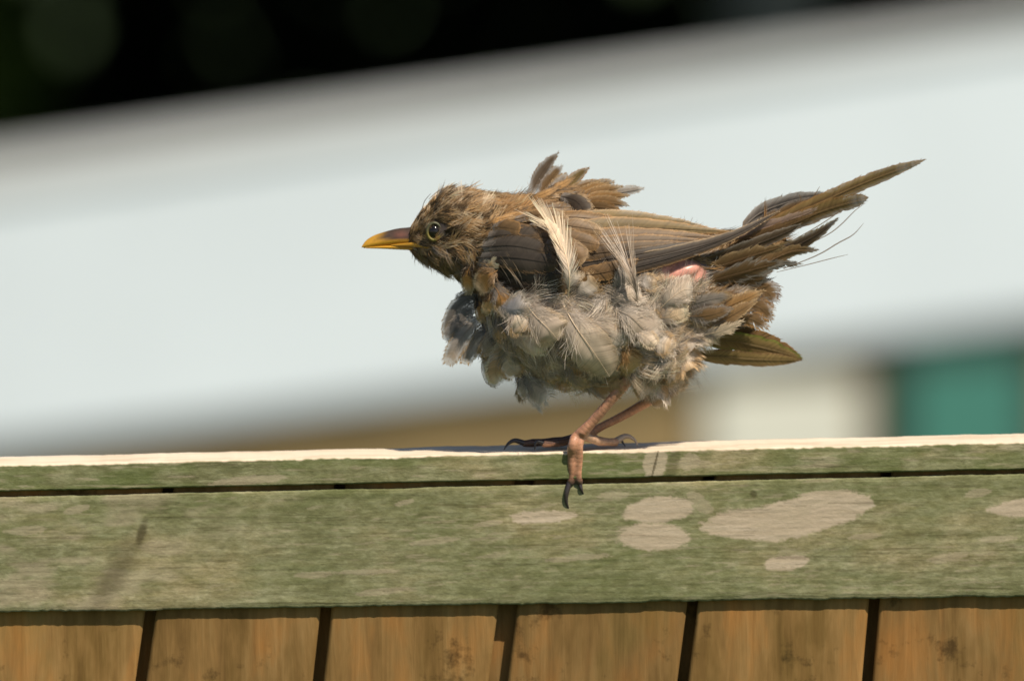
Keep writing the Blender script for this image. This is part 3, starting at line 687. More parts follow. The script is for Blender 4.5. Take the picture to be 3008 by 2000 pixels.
# body plumage: tufts of fine barbs following the body, small feathers among them
tri = bv[bt]; cr = np.cross(tri[:, 1] - tri[:, 0], tri[:, 2] - tri[:, 0]); ar = np.linalg.norm(cr, axis=1); nrm = cr / ar[:, None]
ctr = tri.mean(1); X_, Y_, D_ = ctr.T
ok = ~(is_leg[bt].any(1) & (Y_ > 1085)) & (Y_ < 1190) & (X_ > 1197)
ok &= ~((np.exp(-(((X_ - 1985) / 85) ** 2 + ((Y_ - 806) / 45) ** 2)) > .3) & (D_ < -40))
ok &= ~(np.hypot(X_ - 1275, Y_ - 681) < 31)
WING = [(1412, 700), (1480, 655), (1640, 625), (2130, 660), (2300, 600), (2150, 720), (1985, 755), (1880, 800), (1680, 855), (1440, 850), (1400, 800)]
under_wing = inside(X_, Y_, WING) & (D_ < -20)
NF = Acc()
def tufts(acc, n, mask, L, rad, nh, flow, cols, lift=(.1, .3), jit=.3, conv=.6, wid=1.1, curl=.25, dark=.45):
    """n tufts of nh fine barbs; each tuft has its own direction and colours (base, middle, tip) and draws together towards its tip"""
    w_ = ar * (ok & mask & ~under_wing); w_ = w_ / w_.sum(); ii = RNG.choice(len(bt), n, p=w_); p = ctr[ii]; nn = nrm[ii]
    f = flow(p) + RNG.normal(size=(n, 3)) * jit * np.array([1, 1, .7]); f -= nn * (f * nn).sum(1)[:, None]; f /= np.linalg.norm(f, axis=1)[:, None] + 1e-9
    side = np.cross(f, nn); L_ = RNG.uniform(*L, (n, 1, 1)); lf = RNG.uniform(*lift, (n, 1, 1)); cu = RNG.normal(size=(n, 1, 1)) * curl
    u = np.linspace(0, 1, 6)[None, None, :, None]
    off = RNG.normal(size=(n, nh, 1, 1)) * rad * .5; of2 = RNG.uniform(-.3, .3, (n, nh, 1, 1)) * L_[..., None]; ln = RNG.uniform(.65, 1.1, (n, nh, 1, 1))
    sp = RNG.normal(size=(n, nh, 1, 1)) * .10
    F, S_, N_ = f[:, None, None], side[:, None, None], nn[:, None, None]; Lx = L_[..., None]; lx = lf[..., None]
    path = p[:, None, None] + F * (of2 * .5 + Lx * ln * u) + S_ * (off * (1 - conv * u) + (cu[..., None] * u ** 2 + sp * u) * Lx) + N_ * (lx * Lx * (u * (1.5 - .8 * u)) + RNG.normal(size=(n, nh, 1, 1)) * 2 * u - 3)
    tang = F + S_ * (cu[..., None] * 2 * u + sp); wd = np.cross(tang, np.array([0, 0, -1.])); wl_ = np.linalg.norm(wd, axis=-1, keepdims=True); wd = np.where(wl_ < .25, S_, wd / (wl_ + 1e-6))
    h_ = wid * np.array([1, 1, .9, .75, .5, .2])[None, None, :, None]
    vv = np.stack([path - wd * h_, path + wd * h_], 3); k = n * nh
    i = np.arange(k)[:, None] * 12 + np.arange(5)[None] * 2
    ca = np.array([c[0] for c in cols])[(ci := RNG.integers(0, len(cols), n))]; cb = np.array([c[1] for c in cols])[ci]; cc_ = np.array([c[2] for c in cols])[ci]
    uu = np.linspace(0, 1, 6)[None, None, :, None]; g = lambda z: z[:, None, None]
    col_ = np.where(uu < .45, lerp(g(ca), g(cb), uu / .45), lerp(g(cb), g(cc_), (uu - .45) / .55)) * RNG.uniform(.75, 1.25, (n, nh, 1, 1)) * RNG.uniform(.8, 1.2, (n, 1, 1, 1))
    col_ = np.concatenate([np.clip(col_, .004, .85), np.broadcast_to(np.array([1, 1, 1, .95, .8, .5])[None, None, :, None], col_.shape[:3] + (1,))], -1)
    acc.add(vv.reshape(-1, 3), np.stack([i, i + 1, i + 3, i + 2], -1).reshape(-1, 4), np.repeat(col_[:, :, :, None], 2, 3).reshape(-1, 4))
hx = np.array
head = (X_ < 1440) & (Y_ < 735); throat = (X_ < 1470) & (Y_ >= 715) & (Y_ < 900)
fl_head = lambda p: np.stack([np.ones(len(p)), -.30 - .45 * sstep(640, 560, p[:, 1]) * sstep(1420, 1240, p[:, 0]) + .55 * sstep(690, 745, p[:, 1]), 0 * p[:, 0]], 1)
HC = [(DBROWN, BROWN, BUFF), (DBROWN * .8, DBROWN, BROWN), (DBROWN, TAWNY, BUFF * 1.2), (DBROWN * .8, DBROWN, BROWN * 1.2), (BROWN, TAWNY, BUFF), (DBROWN * .7, BROWN, CREAM), (BROWN, BUFF * .9, CREAM * 1.05), (DBROWN * .6, DBROWN * .8, DBROWN * 1.5)]
tufts(NF, 900, head & (X_ < 1300), (24, 42), 10, 9, fl_head, HC, (.10, .35), .18, .6, 1.0)
tufts(NF, 260, (X_ < 1262) & (Y_ > 655), (18, 32), 8, 9, lambda p: np.stack([np.ones(len(p)), .15 + .7 * sstep(700, 735, p[:, 1]), 0 * p[:, 0]], 1), [(DBROWN, DBROWN * 1.5, BROWN), (DBROWN, BROWN * .7, OLIVE)], (.05, .2), .2, .5, .9)
tufts(NF, 1150, head & (X_ >= 1270), (38, 72), 15, 13, fl_head, HC, (.12, .42), .2, .8, 1.1)
TC = [(DBROWN, OLIVE * .7, OLIVE), (DBROWN, OLIVE * .6, BUFF * .8), (DBROWN, BROWN * .8, TAWNY * .8), (DBROWN, GREY * .6, BUFF * .6)]
tufts(NF, 750, throat, (34, 66), 13, 10, lambda p: np.tile([.55, .85, 0.], (len(p), 1)), TC, (.15, .5), .25, .5, 1.0)
mant = (X_ >= 1420) & (X_ < 1800) & (Y_ < 700)
MC = [(DBROWN, BROWN, TAWNY), (DBROWN, BROWN * 1.2, BUFF), (DBROWN, DBROWN * 1.4, BROWN * 1.2), (BROWN * .6, OLIVE, BUFF * .9), (DBROWN, TAWNY * .8, TAWNY * 1.2)]
tufts(NF, 1100, mant, (60, 105), 18, 12, lambda p: np.stack([np.ones(len(p)), .12 - .35 * (p[:, 0] < 1580), 0 * p[:, 0]], 1), MC, (.06, .22), .12, .55, 1.2)
rump = (X_ >= 1780) & (Y_ < 800)
tufts(NF, 900, rump, (70, 115), 20, 12, lambda p: np.tile([1., -.22, 0.], (len(p), 1)), MC + [(GREY, GREY, BROWN * 1.4)], (.05, .16), .12, .5, 1.2)
UC = [(GREY * .7, BROWN, BUFF), (GREY * .6, BROWN * .7, BROWN), (DBROWN, BROWN, TAWNY), (GREY, GREY, LGREY), (DBROWN, GREY * .7, BUFF * .8)]
tufts(NF, 900, (X_ > 2000) & (Y_ >= 760), (45, 85), 22, 12, lambda p: np.tile([1., -.22, 0.], (len(p), 1)), UC, (.06, .22), .3, .45, 1.1)
BC = [(DGREY * .8, GREY, LGREY), (DGREY, LGREY * .8, CREAM * .8), (GREY, LGREY, CREAM), (DGREY * .7, GREY * .9, BUFF), (DGREY, GREY, BUFF * 1.1), (DGREY * .6, DGREY, GREY)]  # grey down; darkened bases put the shade of the gaps into the colour
belly = (X_ >= 1400) & (X_ <= 2050) & (Y_ > 780) & ~throat
fl_b = lambda p: np.stack([.75 + .25 * np.sin(p[:, 1] / 37), .45 + .35 * np.sin(p[:, 0] / 55) - .35 * sstep(900, 840, p[:, 1]), 0 * p[:, 0]], 1)
tufts(NF, 1900, belly, (36, 84), 24, 16, fl_b, BC, (.08, .34), .45, .25, .85, .45)
tufts(NF, 700, belly & (D_ < 40), (44, 96), 20, 15, fl_b, BC + [(GREY, LGREY, CREAM), (LGREY, CREAM * .8, CREAM)], (.25, .62), .6, .2, .6, .6)
tufts(NF, 300, (X_ >= 1385) & (X_ < 1500) & (Y_ > 800), (40, 80), 22, 12, lambda p: np.tile([.1, 1., 0.], (len(p), 1)), [(DGREY, DGREY, GREY), (DGREY, GREY * .7, TAWNY * .7), (DGREY, BROWN, BUFF)], (.15, .45), .4, .4, 1.0)
VC = [(GREY, LGREY * .7, BUFF), (GREY, BUFF * .6, BUFF), (DGREY, GREY, LGREY), (GREY, LGREY, CREAM * .8)]
knee = (X_ > 1825) & (X_ < 1895) & (Y_ > 1022) & (D_ < -60)
tufts(NF, 1000, (X_ > 1835) & (Y_ > 980) & ~knee, (34, 66), 20, 13, lambda p: np.tile([.35, 1., 0.], (len(p), 1)), VC, (.08, .3), .4, .35, .9, .4)
tufts(NF, 120, (X_ > 1830) & (X_ < 1900) & (Y_ > 1015) & (D_ < -60), (24, 44), 12, 14, lambda p: np.tile([-.1, 1., 0.], (len(p), 1)), [(TAWNY * .8, TAWNY, BUFF), (TAWNY * .7, BUFF * .7, BUFF * 1.1)], (.04, .14), .2, .3, 1.0)
tag(bird_mesh('plumage', *NF.arrays(), M_F), kind='stuff')
# small loose feathers on breast and belly
SF = Acc(); wq = ar * (ok & belly & ~under_wing & ~knee & (D_ < 60)); wq /= wq.sum()
for fi in RNG.choice(len(bt), 170, p=wq):
    p = ctr[fi]; n = nrm[fi]; r = RNG.random(5); g = RNG.normal(size=3)
    fl = np.array([.7 + .5 * g[0], .5 + .5 * g[1] - .5 * (p[1] < 880), .3 * g[2]]); fl -= n * (fl @ n); fl /= np.linalg.norm(fl) + 1e-9
    L_ = RNG.uniform(52, 100); lf = .12 + .35 * r[0]
    vane(SF, np.array([p - n * 2, p + fl * L_ * .5 + n * L_ * lf * .7, p + fl * L_ + n * L_ * lf * .65]), L_ * RNG.uniform(.5, .85), GREY, [GREY * .9, GREY * 1.2, BUFF * .6, LGREY * .8][int(r[1] * 4)], [BUFF, CREAM * .8, LGREY * .9, BUFF * .9][int(r[2] * 4)],
         nt=44, ns=4, n0=n, cup=.2, down=.4, fray=.07, fringe=110, nd=70, wave=.25, splits=2, thin=.95, rach=.5, hw=.65, edge=.35, tip=.6, sweep=.5, var=.10)
tag(bird_mesh('loose_plumage', *SF.arrays(), M_F), kind='stuff')
# ---- folded near wing
WF = lambda pts, w, c1, c2=None, c0=None, **k: on_body('wing_feather', pts, w, GREY * .6 if c0 is None else c0, c1, c1 * 1.3 if c2 is None else c2, **k)
stiff = dict(fray=.05, down=.05, splits=2, nb=110, cup=.14, ang=(36, 20), tip=.9, edge=.3, var=.10, ends='point', fringe=90, nd=0, wave=.06, thin=.3, hw=.7)
# flight feathers, lowest layer first
for pts, w, c1, c2, lf in (
    ([(1600, 868), (1760, 830), (1900, 775)], 46, DBROWN, BROWN, (8, 14, 20)),
    ([(1610, 840), (1780, 815), (1960, 760)], 46, DBROWN * 1.1, TAWNY * .7, (12, 20, 26)),
    ([(1640, 815), (1780, 800), (1890, 760)], 52, TAWNY * .62, TAWNY * .8, (20, 28, 30)),
    ([(1600, 830), (1850, 790), (2100, 715), (2260, 640)], 42, DBROWN, BROWN * 1.1, (14, 22, 30, 40)),
    ([(1600, 810), (1860, 770), (2120, 705), (2300, 615)], 42, DBROWN * 1.2, BUFF * .7, (18, 26, 34, 44)),
    ([(1600, 790), (1850, 752), (2090, 705)], 46, DBROWN * 1.3, BROWN, (22, 30, 36)),
    ([(1610, 760), (1850, 735), (2080, 715)], 50, BROWN * .6, TAWNY * .8, (26, 34, 38)),
    ([(1620, 735), (1850, 715), (2090, 708)], 54, BROWN * .75, TAWNY, (30, 38, 40)),
    ([(1620, 705), (1860, 694), (2130, 700)], 56, BROWN * .95, TAWNY * 1.1, (34, 42, 40)),
    ([(1630, 672), (1860, 668), (2150, 682)], 58, OLIVE * .95, TAWNY * 1.2, (36, 44, 40)),
    ([(1640, 640), (1860, 650), (2080, 668)], 58, OLIVE * 1.1, BUFF, (36, 42, 38))):
    WF(pts, w, c1 * .72, c2 * .95, lifts=lf, asym=(1.1, .9), mid=c1 * .62, shaft=c1 * .5, **stiff)
cov = dict(fray=.06, down=.15, splits=2, nb=80, cup=.2, ang=(50, 30), tip=.82, edge=.25, var=.10, fringe=90, nd=10, wave=.08, thin=.4, hw=.7)
for pts, w, c1, c2, lf in (
    ([(1440, 838), (1560, 838), (1665, 848)], 46, DBROWN, DBROWN * 1.6, (18, 26, 28)),
    ([(1420, 820), (1540, 822), (1660, 832)], 60, DBROWN * 1.1, BROWN * .7, (24, 34, 36)),
    ([(1405, 790), (1520, 790), (1650, 808)], 80, np.array([.085, .066, .052]), DBROWN * 1.5, (28, 42, 44)),
    ([(1400, 758), (1500, 756), (1640, 776)], 84, np.array([.10, .078, .06]), BROWN * .9, (30, 48, 50)),
    ([(1405, 728), (1500, 722), (1610, 742)], 78, np.array([.105, .082, .062]), BROWN * 1.1, (30, 50, 52)),
    ([(1560, 700), (1650, 700), (1760, 722)], 64, BROWN * .8, TAWNY, (36, 46, 48)),
    ([(1590, 720), (1660, 728), (1712, 775)], 78, BROWN, BUFF * .9, (44, 56, 58)),
    ([(1425, 700), (1490, 690), (1590, 700)], 74, np.array([.12, .09, .065]), TAWNY * .9, (32, 50, 54)),
    ([(1440, 672), (1480, 668), (1528, 678)], 58, BROWN * .8, TAWNY * 1.25, (38, 54, 58)),
    ([(1540, 672), (1640, 662), (1770, 680)], 60, BROWN, BUFF * .95, (40, 52, 54)),
    ([(1600, 640), (1700, 640), (1820, 655)], 56, BROWN * 1.05, TAWNY * 1.2, (40, 50, 50)),
    ([(1590, 612), (1680, 612), (1740, 640)], 52, BROWN * .8, BUFF, (40, 52, 50)),
    ([(1500, 648), (1590, 632), (1660, 634)], 46, BROWN, BUFF, (38, 50, 52)),
    ([(1640, 575), (1690, 590), (1722, 628)], 64, DBROWN * 1.1, BUFF, (38, 54, 56))):
    WF(pts, w, c1 * .8, lerp(c1, c2, .55), lifts=lf, mid=c1 * .68, **cov)
# mantle streaks running over the shoulder
for i in range(26):
    x = RNG.uniform(1420, 1640); y = lerp(690, 590, (x - 1420) / 220) + RNG.uniform(-50, 14); L_ = RNG.uniform(70, 120)
    on_body('back_feather', [(x, y), (x + L_ * .5, y - 18 + RNG.normal() * 5), (x + L_, y - 24 + RNG.normal() * 10)], RNG.uniform(20, 32), DBROWN, lerp(BROWN, TAWNY, RNG.random()) * RNG.uniform(.7, 1.3),
            lerp(BROWN, BUFF, RNG.random()), lifts=(14, 26, 28), nb=22, fray=.06, down=.2, splits=1, fringe=50, nd=10, thin=.6, hw=.8, ends='point', mid=DBROWN * 1.4 if i % 2 else None, turn=(0, -.5, 0))
# ---- lifted feathers of the far wing and shoulder
for p3, w, c1, c2, k in (
    ([(1550, 590, 40), (1578, 530, 56), (1608, 484, 66), (1641, 446, 74)], 44, DBROWN * 1.6, BROWN * .8, dict(sharp=1.6)),
    ([(1572, 592, 30), (1600, 548, 40), (1628, 512, 46), (1650, 486, 50)], 42, BROWN * .7, GREY, dict(thin=.7)),
    ([(1596, 592, 24), (1632, 548, 30), (1668, 508, 34)], 40, GREY, BUFF * .8, dict(thin=.8)),
    ([(1630, 592, 10), (1668, 546, 14), (1700, 514, 16), (1730, 493, 16)], 38, OLIVE * .8, TAWNY * 1.1, dict(sharp=1.6)),
    ([(1652, 592, -10), (1700, 556, -14), (1764, 531, -14)], 40, BROWN * 1.2, BUFF * 1.1, {}),
    ([(1660, 598, -20), (1730, 562, -26), (1790, 540, -28)], 42, TAWNY, BUFF * 1.15, {}),
    ([(1668, 602, -30), (1750, 568, -34), (1832, 546, -30)], 40, BROWN * 1.3, BUFF * 1.15, {}),
    ([(1690, 602, -20), (1780, 574, -14), (1850, 560, -6), (1894, 553, 0)], 36, GREY * 1.2, LGREY, dict(thin=.7)),
    ([(1680, 604, -40), (1760, 582, -40), (1850, 574, -36)], 40, TAWNY * .9, BUFF * 1.1, {}),
    ([(1680, 608, -44), (1770, 594, -44), (1848, 604, -40)], 42, BROWN * 1.1, BUFF, {}),
    ([(1690, 614, -50), (1760, 608, -54), (1826, 622, -48)], 40, BROWN * .8, TAWNY, {}),
    ([(1690, 602, 30), (1745, 556, 40), (1806, 531, 44)], 44, BROWN, BUFF, {})):
    in_air('wing_feather', p3, w, GREY * .8, c1, c2, nb=44, fray=.05, down=.12, splits=2, ang=(38, 16), tip=.75, edge=.35, cup=.1, n0=(.1, .25, -1), ends='point', fringe=110, nd=20, wave=.06, var=.05, hw=.8, **{'thin': .5, **k})
# ---- tail
tstiff = dict(nb=110, fray=.07, down=.04, splits=3, ang=(34, 18), tip=.92, edge=.35, cup=.10, var=.10, ends='point', fringe=150, nd=0, wave=.08, thin=.45, hw=.7)
for p3, w, c1, c2, k in (
    ([(2060, 760, -40), (2250, 672, -30), (2420, 590, -14), (2560, 528, 0), (2722, 468, 10)], 50, OLIVE * .95, TAWNY, dict(mid=BROWN * .9, sharp=5.5)),
    ([(2050, 775, -55), (2250, 690, -46), (2420, 618, -30), (2552, 580, -20)], 56, OLIVE * .75, TAWNY * .8, dict(mid=BROWN * .7, sharp=9)),
    ([(2060, 730, -70), (2200, 684, -66), (2320, 646, -56), (2400, 612, -50)], 46, np.array([.40, .27, .20]), np.array([.58, .42, .33]), dict(fray=.12)),
    ([(2100, 745, -62), (2250, 690, -56), (2400, 626, -46)], 44, BROWN * .8, BROWN * 1.3, {}),
    ([(2170, 680, 30), (2240, 622, 40), (2350, 584, 46), (2462, 570, 46)], 54, GREY * .9, LGREY * .7, dict(mid=DGREY)),
    ([(2180, 690, 14), (2270, 640, 20), (2380, 600, 24), (2440, 582, 24)], 52, BROWN, GREY, {}),
    ([(2080, 800, -64), (2240, 760, -60), (2380, 700, -48), (2464, 640, -40)], 50, DBROWN * 1.2, OLIVE * .7, dict(mid=DBROWN)),
    ([(2080, 815, -60), (2230, 780, -54), (2350, 722, -44), (2428, 668, -36)], 50, BROWN * .6, OLIVE, {}),
    ([(2080, 825, -72), (2200, 795, -74), (2320, 740, -64), (2404, 735, -50)], 46, BROWN * .8, BUFF * .7, dict(fray=.15)),
    ([(2060, 850, -66), (2180, 822, -66), (2280, 780, -58), (2352, 774, -50)], 40, GREY * .7, BROWN * 1.2, dict(fray=.25)),
    ([(2060, 800, -84), (2180, 760, -90), (2300, 722, -80)], 60, BROWN * .75, BUFF * .8, dict(fray=.15)),
    ([(2070, 830, -88), (2180, 800, -92), (2290, 770, -80)], 60, BROWN * .6, GREY, dict(fray=.2)),
    ([(2050, 775, -86), (2160, 740, -96), (2290, 690, -84), (2350, 660, -76)], 44, DBROWN * 1.4, GREY * .9, {}),
    ([(2100, 860, -60), (2170, 830, -70), (2250, 815, -66)], 56, BROWN * .6, GREY * .9, dict(fray=.25))):
    kk = dict(tstiff); kk.update(k)
    in_air('tail_feather', p3, w, BROWN * .7, c1, c2, n0=(.15, .55, -1), **{**kk, 'thin': .2})
# trailing wisps off the tail edge
ws = Acc()
def wisp(acc, pts, r0, c):
    Pp = catmull(pts, 14); T = np.gradient(Pp, axis=0); S_ = np.cross(T, (0, 0, -1.)); S_ /= np.linalg.norm(S_, axis=1)[:, None]
    hw = (r0 * .3 * np.sin(np.pi * (.12 + .88 * np.linspace(0, 1, 14))) ** .8 + .35)[:, None]; vv = np.stack([Pp - S_ * hw, Pp + S_ * hw], 1).reshape(-1, 3)
    i = np.arange(13) * 2; acc.add(vv, np.stack([i, i + 1, i + 3, i + 2], -1), np.tile(np.append(c, .85), (len(vv), 1)))
for pts, r in (([(2300, 790, -52), (2400, 750, -44), (2460, 715, -42), (2505, 690, -40), (2536, 656, -40)], 5), ([(2330, 705, -44), (2390, 672, -40), (2440, 640, -38), (2475, 615, -36)], 4),
               ([(2350, 730, -40), (2430, 690, -36), (2470, 660, -34), (2510, 620, -32), (2540, 598, -30)], 4), 
               ([(2280, 800, -50), (2370, 778, -44), (2440, 760, -42), (2490, 748, -42)], 3),
               ([(2380, 590, 0), (2395, 570, 0), (2408, 548, 0)], 4), ([(2352, 600, 0), (2352, 582, 0), (2346, 570, 0)], 3), 
               ([(2240, 700, -70), (2180, 700, -80), (2130, 716, -84), (2120, 730, -84)], 3), ([(2140, 735, -90), (2130, 718, -94), (2110, 730, -92)], 2)):
    wisp(ws, pts, r, BROWN * .6)
# stray hairs on head top, nape and breast outline
for pts, r, c in (([(1240, 612, 0), (1248, 590, 0), (1266, 568, 0)], 2.5, DBROWN),
               ([(1290, 575, -20), (1310, 558, -20), (1342, 540, -20)], 3, DBROWN), ([(1260, 585, -20), (1290, 560, -20), (1318, 548, -20)], 3.5, BROWN), ([(1340, 575, -10), (1372, 555, -10), (1412, 530, -8)], 5, TAWNY),
               ([(1350, 580, -20), (1385, 555, -20), (1420, 540, -18)], 4, BUFF), ([(1305, 572, -10), (1345, 555, -10), (1375, 545, -8)], 3, BROWN)):
    wisp(ws, pts, r, c)
tag(bird_mesh('wisps', *ws.arrays(), M_F), kind='stuff')
# undertail tufts, lower tail blade
for p3, w, c1, c2, k in (
    ([(2060, 930, -90), (2160, 890, -110), (2245, 852, -100)], 46, TAWNY * .8, BUFF, {}),
    ([(2080, 960, -90), (2150, 925, -110), (2225, 880, -100)], 44, BROWN, BUFF * .9, {}),
    ([(2180, 870, -30), (2240, 850, -30), (2282, 888, -30)], 70, BROWN * .8, np.array([.30, .20, .14]), dict(splits=4, fray=.1)),
    ([(2160, 900, -40), (2225, 900, -44), (2270, 942, -40)], 60, BROWN * .7, TAWNY * .8, dict(splits=4, fray=.1)),
    ([(2130, 940, -50), (2200, 935, -50), (2255, 962, -40)], 50, BROWN * .7, TAWNY, dict(fray=.2)),
    ([(2060, 985, -110), (2120, 970, -124), (2182, 942, -120)], 30, CREAM * .7, CREAM * .9, dict(fray=.4)),
    ([(2000, 900, -110), (2080, 880, -124), (2150, 868, -116)], 50, GREY * .7, BUFF * .7, {}),
    ([(2000, 930, -112), (2080, 925, -126), (2150, 905, -120)], 50, BROWN * .8, GREY, {})):
    in_air('tail_covert', p3, w, GREY * .7, c1, c2, nb=60, n0=(.1, .2, -1), **{**dict(fray=.07, down=.2, splits=3, ang=(40, 18), tip=.75, edge=.35, ends='point', thin=.7, fringe=110, nd=60, wave=.15, hw=.8), **k})
GREEN_REFLECT = np.array([.17, .20, .035])  # green reflection on the lower blade, put into its colour
for p3, w, c1, c2 in (([(2020, 1000, 60), (2130, 1000, 80), (2240, 1020, 84), (2362, 1052, 80)], 50, OLIVE * .9, GREEN_REFLECT * 1.2), ([(2020, 960, 70), (2130, 970, 94), (2250, 1010, 100), (2356, 1048, 96)], 52, BROWN * .9, TAWNY * .9),
                      ([(2010, 1040, 60), (2120, 1048, 70), (2240, 1056, 70), (2360, 1056, 66)], 38, OLIVE * .9, BROWN), ([(2060, 950, 64), (2140, 950, 90), (2230, 992, 96)], 50, BROWN * .7, TAWNY * .7)):
    in_air('tail_feather', p3, w, BROWN * .6, c1, c2, n0=(0, .3, -1), **{**tstiff, 'mid': c1 * .8, 'thin': 0., 'sharp': 3.5, 'asym': (1.2, 1.2)})
# ---- big ruffled breast, belly and flank feathers
soft = dict(fray=.05, down=.34, splits=2, cup=.26, tip=.62, edge=.35, ang=(56, 36), var=.09, fringe=260, nd=140, wave=.16, hw=.55, thin=.8)
for nm, pts, w, c0, c1, c2, lf, k in (
    ('belly_feather', [(1655, 900), (1690, 960), (1740, 1030), (1790, 1105)], 128, LGREY, LGREY * .85, CREAM * .85, (20, 50, 62, 50), dict(nb=110, shaft=CREAM)),
    ('belly_feather', [(1535, 880), (1570, 925), (1610, 965), (1640, 1000)], 112, LGREY, GREY * 1.3, CREAM * .85, (20, 56, 70, 60), dict(nb=90, shaft=CREAM)),
    ('belly_feather', [(1500, 890), (1520, 930), (1540, 975)], 84, LGREY, LGREY, BUFF, (30, 66, 80), dict(nb=60)),
    ('belly_feather', [(1470, 960), (1540, 1000), (1605, 1030)], 66, LGREY, LGREY, CREAM, (20, 56, 66), dict(nb=60)),
    ('belly_feather', [(1480, 970), (1470, 1030), (1455, 1090), (1470, 1120)], 60, LGREY, BUFF * .8, CREAM, (20, 40, 44, 30), dict(nb=60)),
    ('belly_feather', [(1500, 1000), (1495, 1060), (1515, 1110)], 70, GREY, LGREY * .8, BUFF, (20, 48, 40), dict(nb=54)),
    ('belly_feather', [(1630, 1010), (1625, 1060), (1650, 1100)], 90, GREY, GREY * 1.1, BUFF * .8, (14, 36, 40), dict(nb=60)),
    ('belly_feather', [(1660, 1060), (1690, 1090), (1722, 1140)], 76, GREY, BUFF * .8, CREAM * .9, (14, 40, 34), dict(nb=60)),
    ('belly_feather', [(1580, 1060), (1620, 1100), (1680, 1125)], 74, GREY, BUFF * .7, BUFF, (10, 34, 30), dict(nb=54)),
    ('belly_feather', [(1540, 1090), (1570, 1140), (1612, 1172)], 66, GREY, GREY, LGREY, (8, 20, 20), dict(nb=50, fray=.35)),
    ('belly_feather', [(1515, 1080), (1535, 1130), (1552, 1172)], 44, DGREY, GREY, BUFF * .6, (8, 20, 14), dict(nb=40, fray=.35)),
    ('belly_feather', [(1700, 930), (1760, 960), (1830, 1010)], 74, LGREY, GREY * 1.2, LGREY, (16, 40, 44), dict(nb=70, fray=.3)),
    ('belly_feather', [(1460, 880), (1490, 905), (1560, 900)], 60, LGREY, np.array([.40, .40, .44]), LGREY, (30, 60, 66), dict(nb=56, fray=.3)),
    ('belly_feather', [(1700, 1110), (1760, 1140), (1830, 1140)], 56, GREY, BUFF * .6, BUFF * .9, (8, 20, 14), dict(nb=44, fray=.35)),
    ('flank_feather', [(1800, 905), (1850, 930), (1890, 965), (1925, 1000)], 104, LGREY, GREY * 1.25, LGREY * .9, (14, 46, 56, 46), dict(nb=90)),
    ('flank_feather', [(1872, 905), (1866, 860), (1856, 812), (1836, 766)], 92, GREY, GREY * 1.35, LGREY * .9, (14, 56, 74, 80), dict(nb=54, wide=.42, fray=.25, splits=6, ang=(30, 12), style='barb', fringe=0)),
    ('flank_feather', [(1930, 915), (1965, 880), (2005, 852), (2034, 850)], 82, LGREY, LGREY * .7, LGREY, (10, 36, 44, 40), dict(nb=70, shaft=CREAM)),
    ('flank_feather', [(1925, 935), (1970, 930), (2022, 912)], 54, LGREY, CREAM * .75, CREAM, (12, 44, 46), dict(nb=56)),
    ('flank_feather', [(1850, 960), (1890, 985), (1925, 1015)], 50, LGREY, LGREY, CREAM * .9, (30, 60, 60), dict(nb=48)),
    ('flank_feather', [(1930, 960), (1985, 985), (2030, 1030)], 96, LGREY, GREY * 1.2, LGREY, (10, 34, 34), dict(nb=70, fray=.35)),
    ('flank_feather', [(1960, 1000), (2000, 1040), (2030, 1085)], 80, LGREY, LGREY * .7, BUFF, (8, 26, 20), dict(nb=60, fray=.35)),
    ('flank_feather', [(2000, 970), (2050, 985), (2092, 1015)], 60, LGREY, LGREY * .9, CREAM * .9, (8, 26, 20), dict(nb=50, fray=.35)),
    ('flank_feather', [(1780, 880), (1830, 870), (1880, 850)], 60, GREY, LGREY * .7, LGREY, (10, 30, 30), dict(nb=54, fray=.4)),
    ('flank_feather', [(1822, 1018), (1852, 1048), (1872, 1098)], 62, TAWNY, BUFF, BUFF * 1.25, (26, 40, 22), dict(nb=48, fray=.2)),
    ('flank_feather', [(1930, 1090), (1950, 1125), (1940, 1172)], 60, LGREY, BUFF * .8, LGREY, (8, 18, 8), dict(nb=48, fray=.4)),
    ('flank_feather', [(1890, 1070), (1905, 1110), (1900, 1160)], 60, LGREY, BUFF * .7, LGREY, (8, 18, 8), dict(nb=48, fray=.4)),
    ('chest_feather', [(1385, 770), (1372, 810), (1376, 868)], 38, DBROWN, TAWNY * 1.2, CREAM * .8, (14, 44, 30), dict(nb=40)),
    ('chest_feather', [(1462, 795), (1432, 815), (1400, 855)], 66, BROWN, TAWNY * 1.1, CREAM * .8, (40, 64, 50), dict(nb=50, splits=6)),
    ('chest_feather', [(1400, 770), (1432, 778), (1455, 770)], 30, GREY, BUFF, CREAM, (20, 44, 50), dict(nb=32, fray=.4)),
    ('chest_feather', [(1440, 855), (1436, 890), (1420, 925)], 40, BROWN, BUFF, CREAM, (30, 54, 44), dict(nb=40)),
    ('chest_feather', [(1405, 860), (1410, 900), (1420, 950)], 34, DBROWN, TAWNY * .9, BUFF, (20, 36, 30), dict(nb=36)),
    ('chest_feather', [(1445, 830), (1470, 870), (1480, 920)], 60, GREY, TAWNY, BUFF, (26, 48, 50), dict(nb=44)),
    ('chest_feather', [(1440, 940), (1430, 1000), (1445, 1050)], 60, DGREY, GREY * .8, BUFF * .8, (14, 30, 20), dict(nb=44, fray=.3))):
    on_body(nm, pts, w, np.array(c0) * .8, np.array(c1) * (1.12, 1.04, .95), np.minimum(np.array(c2) * 1.08, .88), lifts=lf, **{**soft, **k})  # down bases darkened for shade in the gaps, tips brightened for contrast
